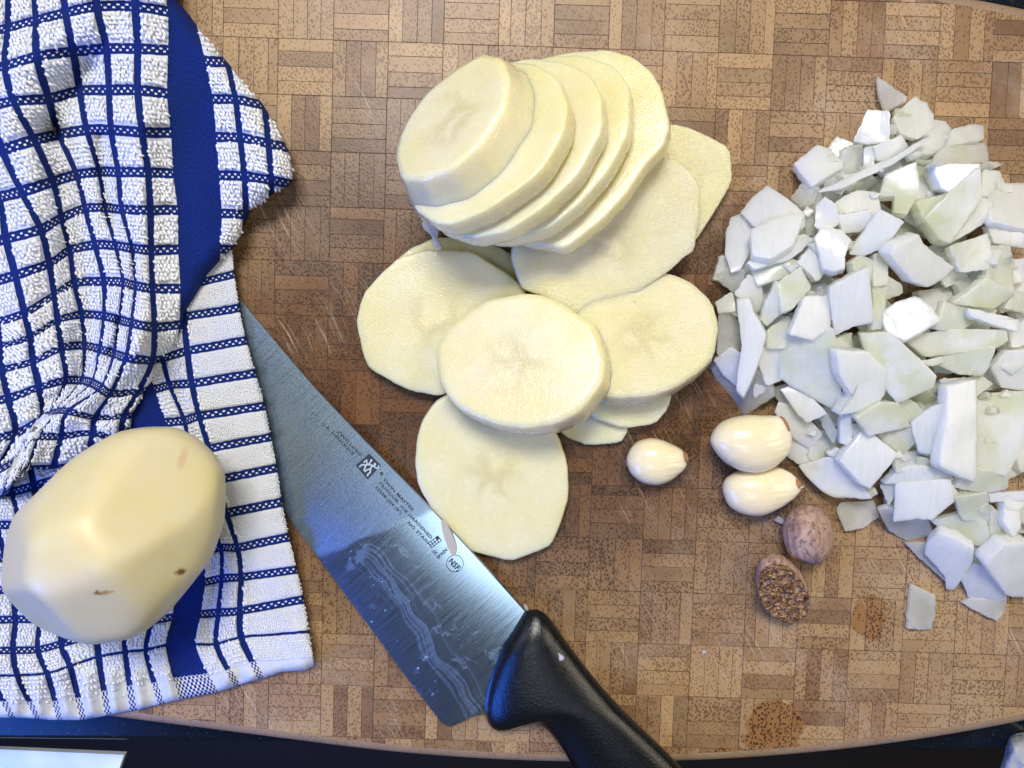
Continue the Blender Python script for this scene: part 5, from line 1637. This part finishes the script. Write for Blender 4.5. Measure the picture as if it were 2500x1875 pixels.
# ---- terry loops: little arched tufts standing on the white squares
def loops(X, Y, Z, UU, VV, padf, out, per_u, per_v, keep, size, seed, lim=4.0, big=1.0):
    r = np.random.default_rng(seed)
    nv, nu = X.shape
    sub = SUB
    ncu, ncv = UU[0, -1], VV[-1, 0]
    us = np.arange(0, ncu, 1.0 / per_u); vs = np.arange(0, ncv, 1.0 / per_v)
    gu, gv = np.meshgrid(us, vs)
    gu = gu + (np.arange(len(vs))[:, None] % 2) * 0.5 / per_u
    gu = (gu + r.normal(0, .16 / per_u, gu.shape)).ravel(); gv = (gv + r.normal(0, .09 / per_v, gv.shape)).ravel()
    gu = np.clip(gu, 0, ncu - 1e-3); gv = np.clip(gv, 0, ncv - 1e-3)
    def samp(Aq, gu, gv):
        fu = gu * sub; fv = gv * sub
        i = np.clip(fv.astype(int), 0, nv - 2); j = np.clip(fu.astype(int), 0, nu - 2); a = fv - i; b = fu - j
        return (Aq[i, j] * (1 - a) * (1 - b) + Aq[i + 1, j] * a * (1 - b) + Aq[i, j + 1] * (1 - a) * b + Aq[i + 1, j + 1] * a * b)
    x = samp(X, gu, gv); y = samp(Y, gu, gv); z = samp(Z, gu, gv)
    pd = padf(gu, gv)
    m = (pd > 0.55) & inpoly(out, x, y) & keep(x, y)
    x, y, z, gu, gv = x[m], y[m], z[m], gu[m], gv[m]
    # local density: where the cloth is squeezed in a fold, drop some
    xu = samp(X, np.clip(gu + .1, 0, ncu - 1e-3), gv) - samp(X, np.clip(gu - .1, 0, ncu - 1e-3), gv)
    yu = samp(Y, np.clip(gu + .1, 0, ncu - 1e-3), gv) - samp(Y, np.clip(gu - .1, 0, ncu - 1e-3), gv)
    wloc = np.hypot(xu, yu) / .2 / per_u
    vx = samp(X, gu, np.clip(gv + .1, 0, ncv - 1e-3)) - samp(X, gu, np.clip(gv - .1, 0, ncv - 1e-3))
    vy = samp(Y, gu, np.clip(gv + .1, 0, ncv - 1e-3)) - samp(Y, gu, np.clip(gv - .1, 0, ncv - 1e-3))
    hloc = np.hypot(vx, vy) / .2 / per_v
    keepm = r.random(len(x)) < np.clip(wloc / lim, 0.25, 1)
    x, y, z, vx, vy, wloc, hloc, xu, yu = [q[keepm] for q in (x, y, z, vx, vy, wloc, hloc, xu, yu)]
    n = len(x)
    zx = 0.00016
    base = Pn(x, y, z)
    eps = 3.0
    # axes of the tuft: along the column, leaning a little
    dirv = np.stack([vx, -vy, 0 * vx], -1); dirv /= np.linalg.norm(dirv, axis=1, keepdims=True) + 1e-9
    ang = r.normal(0.38, 0.38, n)
    ca, sa = np.cos(ang), np.sin(ang)
    d2 = np.stack([dirv[:, 0] * ca - dirv[:, 1] * sa, dirv[:, 0] * sa + dirv[:, 1] * ca, 0 * ca], -1)
    side = np.stack([-d2[:, 1], d2[:, 0], 0 * ca], -1)
    up = np.array([0, 0, 1.0])
    Lh = size[0] * zx * r.uniform(.8, 1.25, n) * big; Wd = size[1] * zx * r.uniform(.8, 1.2, n) * np.clip(wloc / 9.0, .55, 1.15); Hh = size[2] * zx * r.uniform(.75, 1.3, n)
    segs = 5; m_ = 5
    V = np.zeros((n, segs + 1, m_, 3))
    for s in range(segs + 1):
        t = s / segs * 2 - 1
        arch = 1 - t * t
        rad = (0.35 + 0.65 * math.sqrt(max(0, 1 - t ** 4 * .95)))
        cpos = base + d2 * (t * Lh)[:, None] + up * ((arch * Hh) + 0.00004)[:, None]
        for k in range(m_):
            a = 2 * math.pi * k / m_ + .3
            V[:, s, k] = cpos + side * (math.cos(a) * Wd * rad)[:, None] + up * (math.sin(a) * Wd * rad * .95)[:, None]
    F = []
    for s in range(segs):
        for k in range(m_):
            F.append((s * m_ + k, s * m_ + (k + 1) % m_, (s + 1) * m_ + (k + 1) % m_, (s + 1) * m_ + k))
    F = np.array(F)
    nvp = (segs + 1) * m_
    FF = (F[None] + (np.arange(n) * nvp)[:, None, None]).reshape(-1, 4)
    return V.reshape(-1, 3), FF, n
MTL = Mat('white_cotton_loop')
_g = MTL.node('ShaderNodeNewGeometry').outputs['Position']
MTL.pbsdf(Base_Color=MTL.mix(MTL.noise(_g, 900, 2), (0.86, 0.87, 0.90), (0.74, 0.76, 0.80)), Roughness=0.75, Subsurface_Weight=0.2,
          Subsurface_Radius=(0.0015, 0.0015, 0.0015), Subsurface_Scale=1.0, Sheen_Weight=0.3, Sheen_Roughness=0.4, Specular_IOR_Level=0.3)
def keep_u(x, y): return (x > -12) & (y > -14) & (y < 1230) & ~inpoly([(150,1230),(240,1120),(330,1080),(430,1080),(500,1180),(500,1300),(150,1300)], x, y)
Va, Fa, na = loops(X, Y, Zu_s, UU, VV, lambda a, b: pad(a, b, UB, 0, 99), OUTL, 8, 9.5, keep_u, (6.2, 3.1, 5.0), 1)
me = fast_mesh('terry_loops', Va, Fa, MTL.m)
o = link(bpy.data.objects.new('terry_loops', me)); o['kind'] = 'stuff'; adopt(o, towel)
shr = [(p[0] - 30, p[1] - 25) for p in OUTL]
def keep_l(x, y): return (x > -12) & (y < 1760) & ~inpoly(shr, x, y) & ~inpoly([(70,1230),(240,1090),(420,1090),(490,1180),(500,1290),(460,1400),(350,1500),(110,1500),(60,1420)], x, y) 
def pad_l1(a, b): return pad(a, b, LB, 2, 13.55) * (a >= 1.75)
def pad_l2(a, b): return pad(a, b, LB, 2, 13.55) * (a < 1.80)
Vb, Fb, nb_ = loops(X3, Y3, Z3 + .8 * p3, UU3, VV3, pad_l1, OUTB, 8, 9.0, keep_l, (5.6, 2.9, 4.2), 2)
Vc, Fc_, nc = loops(X3, Y3, Z3 + .8 * p3, UU3, VV3, pad_l2, OUTB, 13, 15.0, keep_l, (3.6, 2.2, 2.2), 3, lim=2.0, big=1.0)
Vd = np.vstack([Vb, Vc]); Fd = np.vstack([Fb, Fc_ + len(Vb)])
me = fast_mesh('terry_loops', Vd, Fd, MTL.m)
o = link(bpy.data.objects.new('terry_loops', me)); o['kind'] = 'stuff'; adopt(o, towel)
# stitched seam threads along the hem
def thread(pts, z, r=0.00018):
    q = smooth_open(pts, 120); V = []; F = []
    for i, (x, y) in enumerate(q):
        c = P(x, y, float(z[i]) if hasattr(z, '__len__') else z)
        for k in range(5):
            a = k * 1.2566; V.append(c + Vector((0, math.cos(a) * r, math.sin(a) * r)))
    for i in range(len(q) - 1):
        if (i // 3) % 2: continue
        for k in range(5):
            a = i * 5 + k; b = i * 5 + (k + 1) % 5; F.append((a, b, b + 5, a + 5))
    return V, F
tp = [(60,1722),(120,1724),(200,1714),(270,1706),(330,1692),(400,1674),(450,1662),(500,1652),(570,1636)]
tq = smooth_open(tp, 120)
d_, _, _ = pdist(OUTB, tq[:, 0], tq[:, 1])
tz = lower_z(tq[:, 0], tq[:, 1], d_) + 0.45
V, F = thread(tp, tz)
o = mesh_obj('hem_stitching', V, F, MTL.m); adopt(o, towel)
import sys; sys.stderr.write('LOOPS %d %d %d strips %d\n' % (na, nb_, nc, len(strips)))
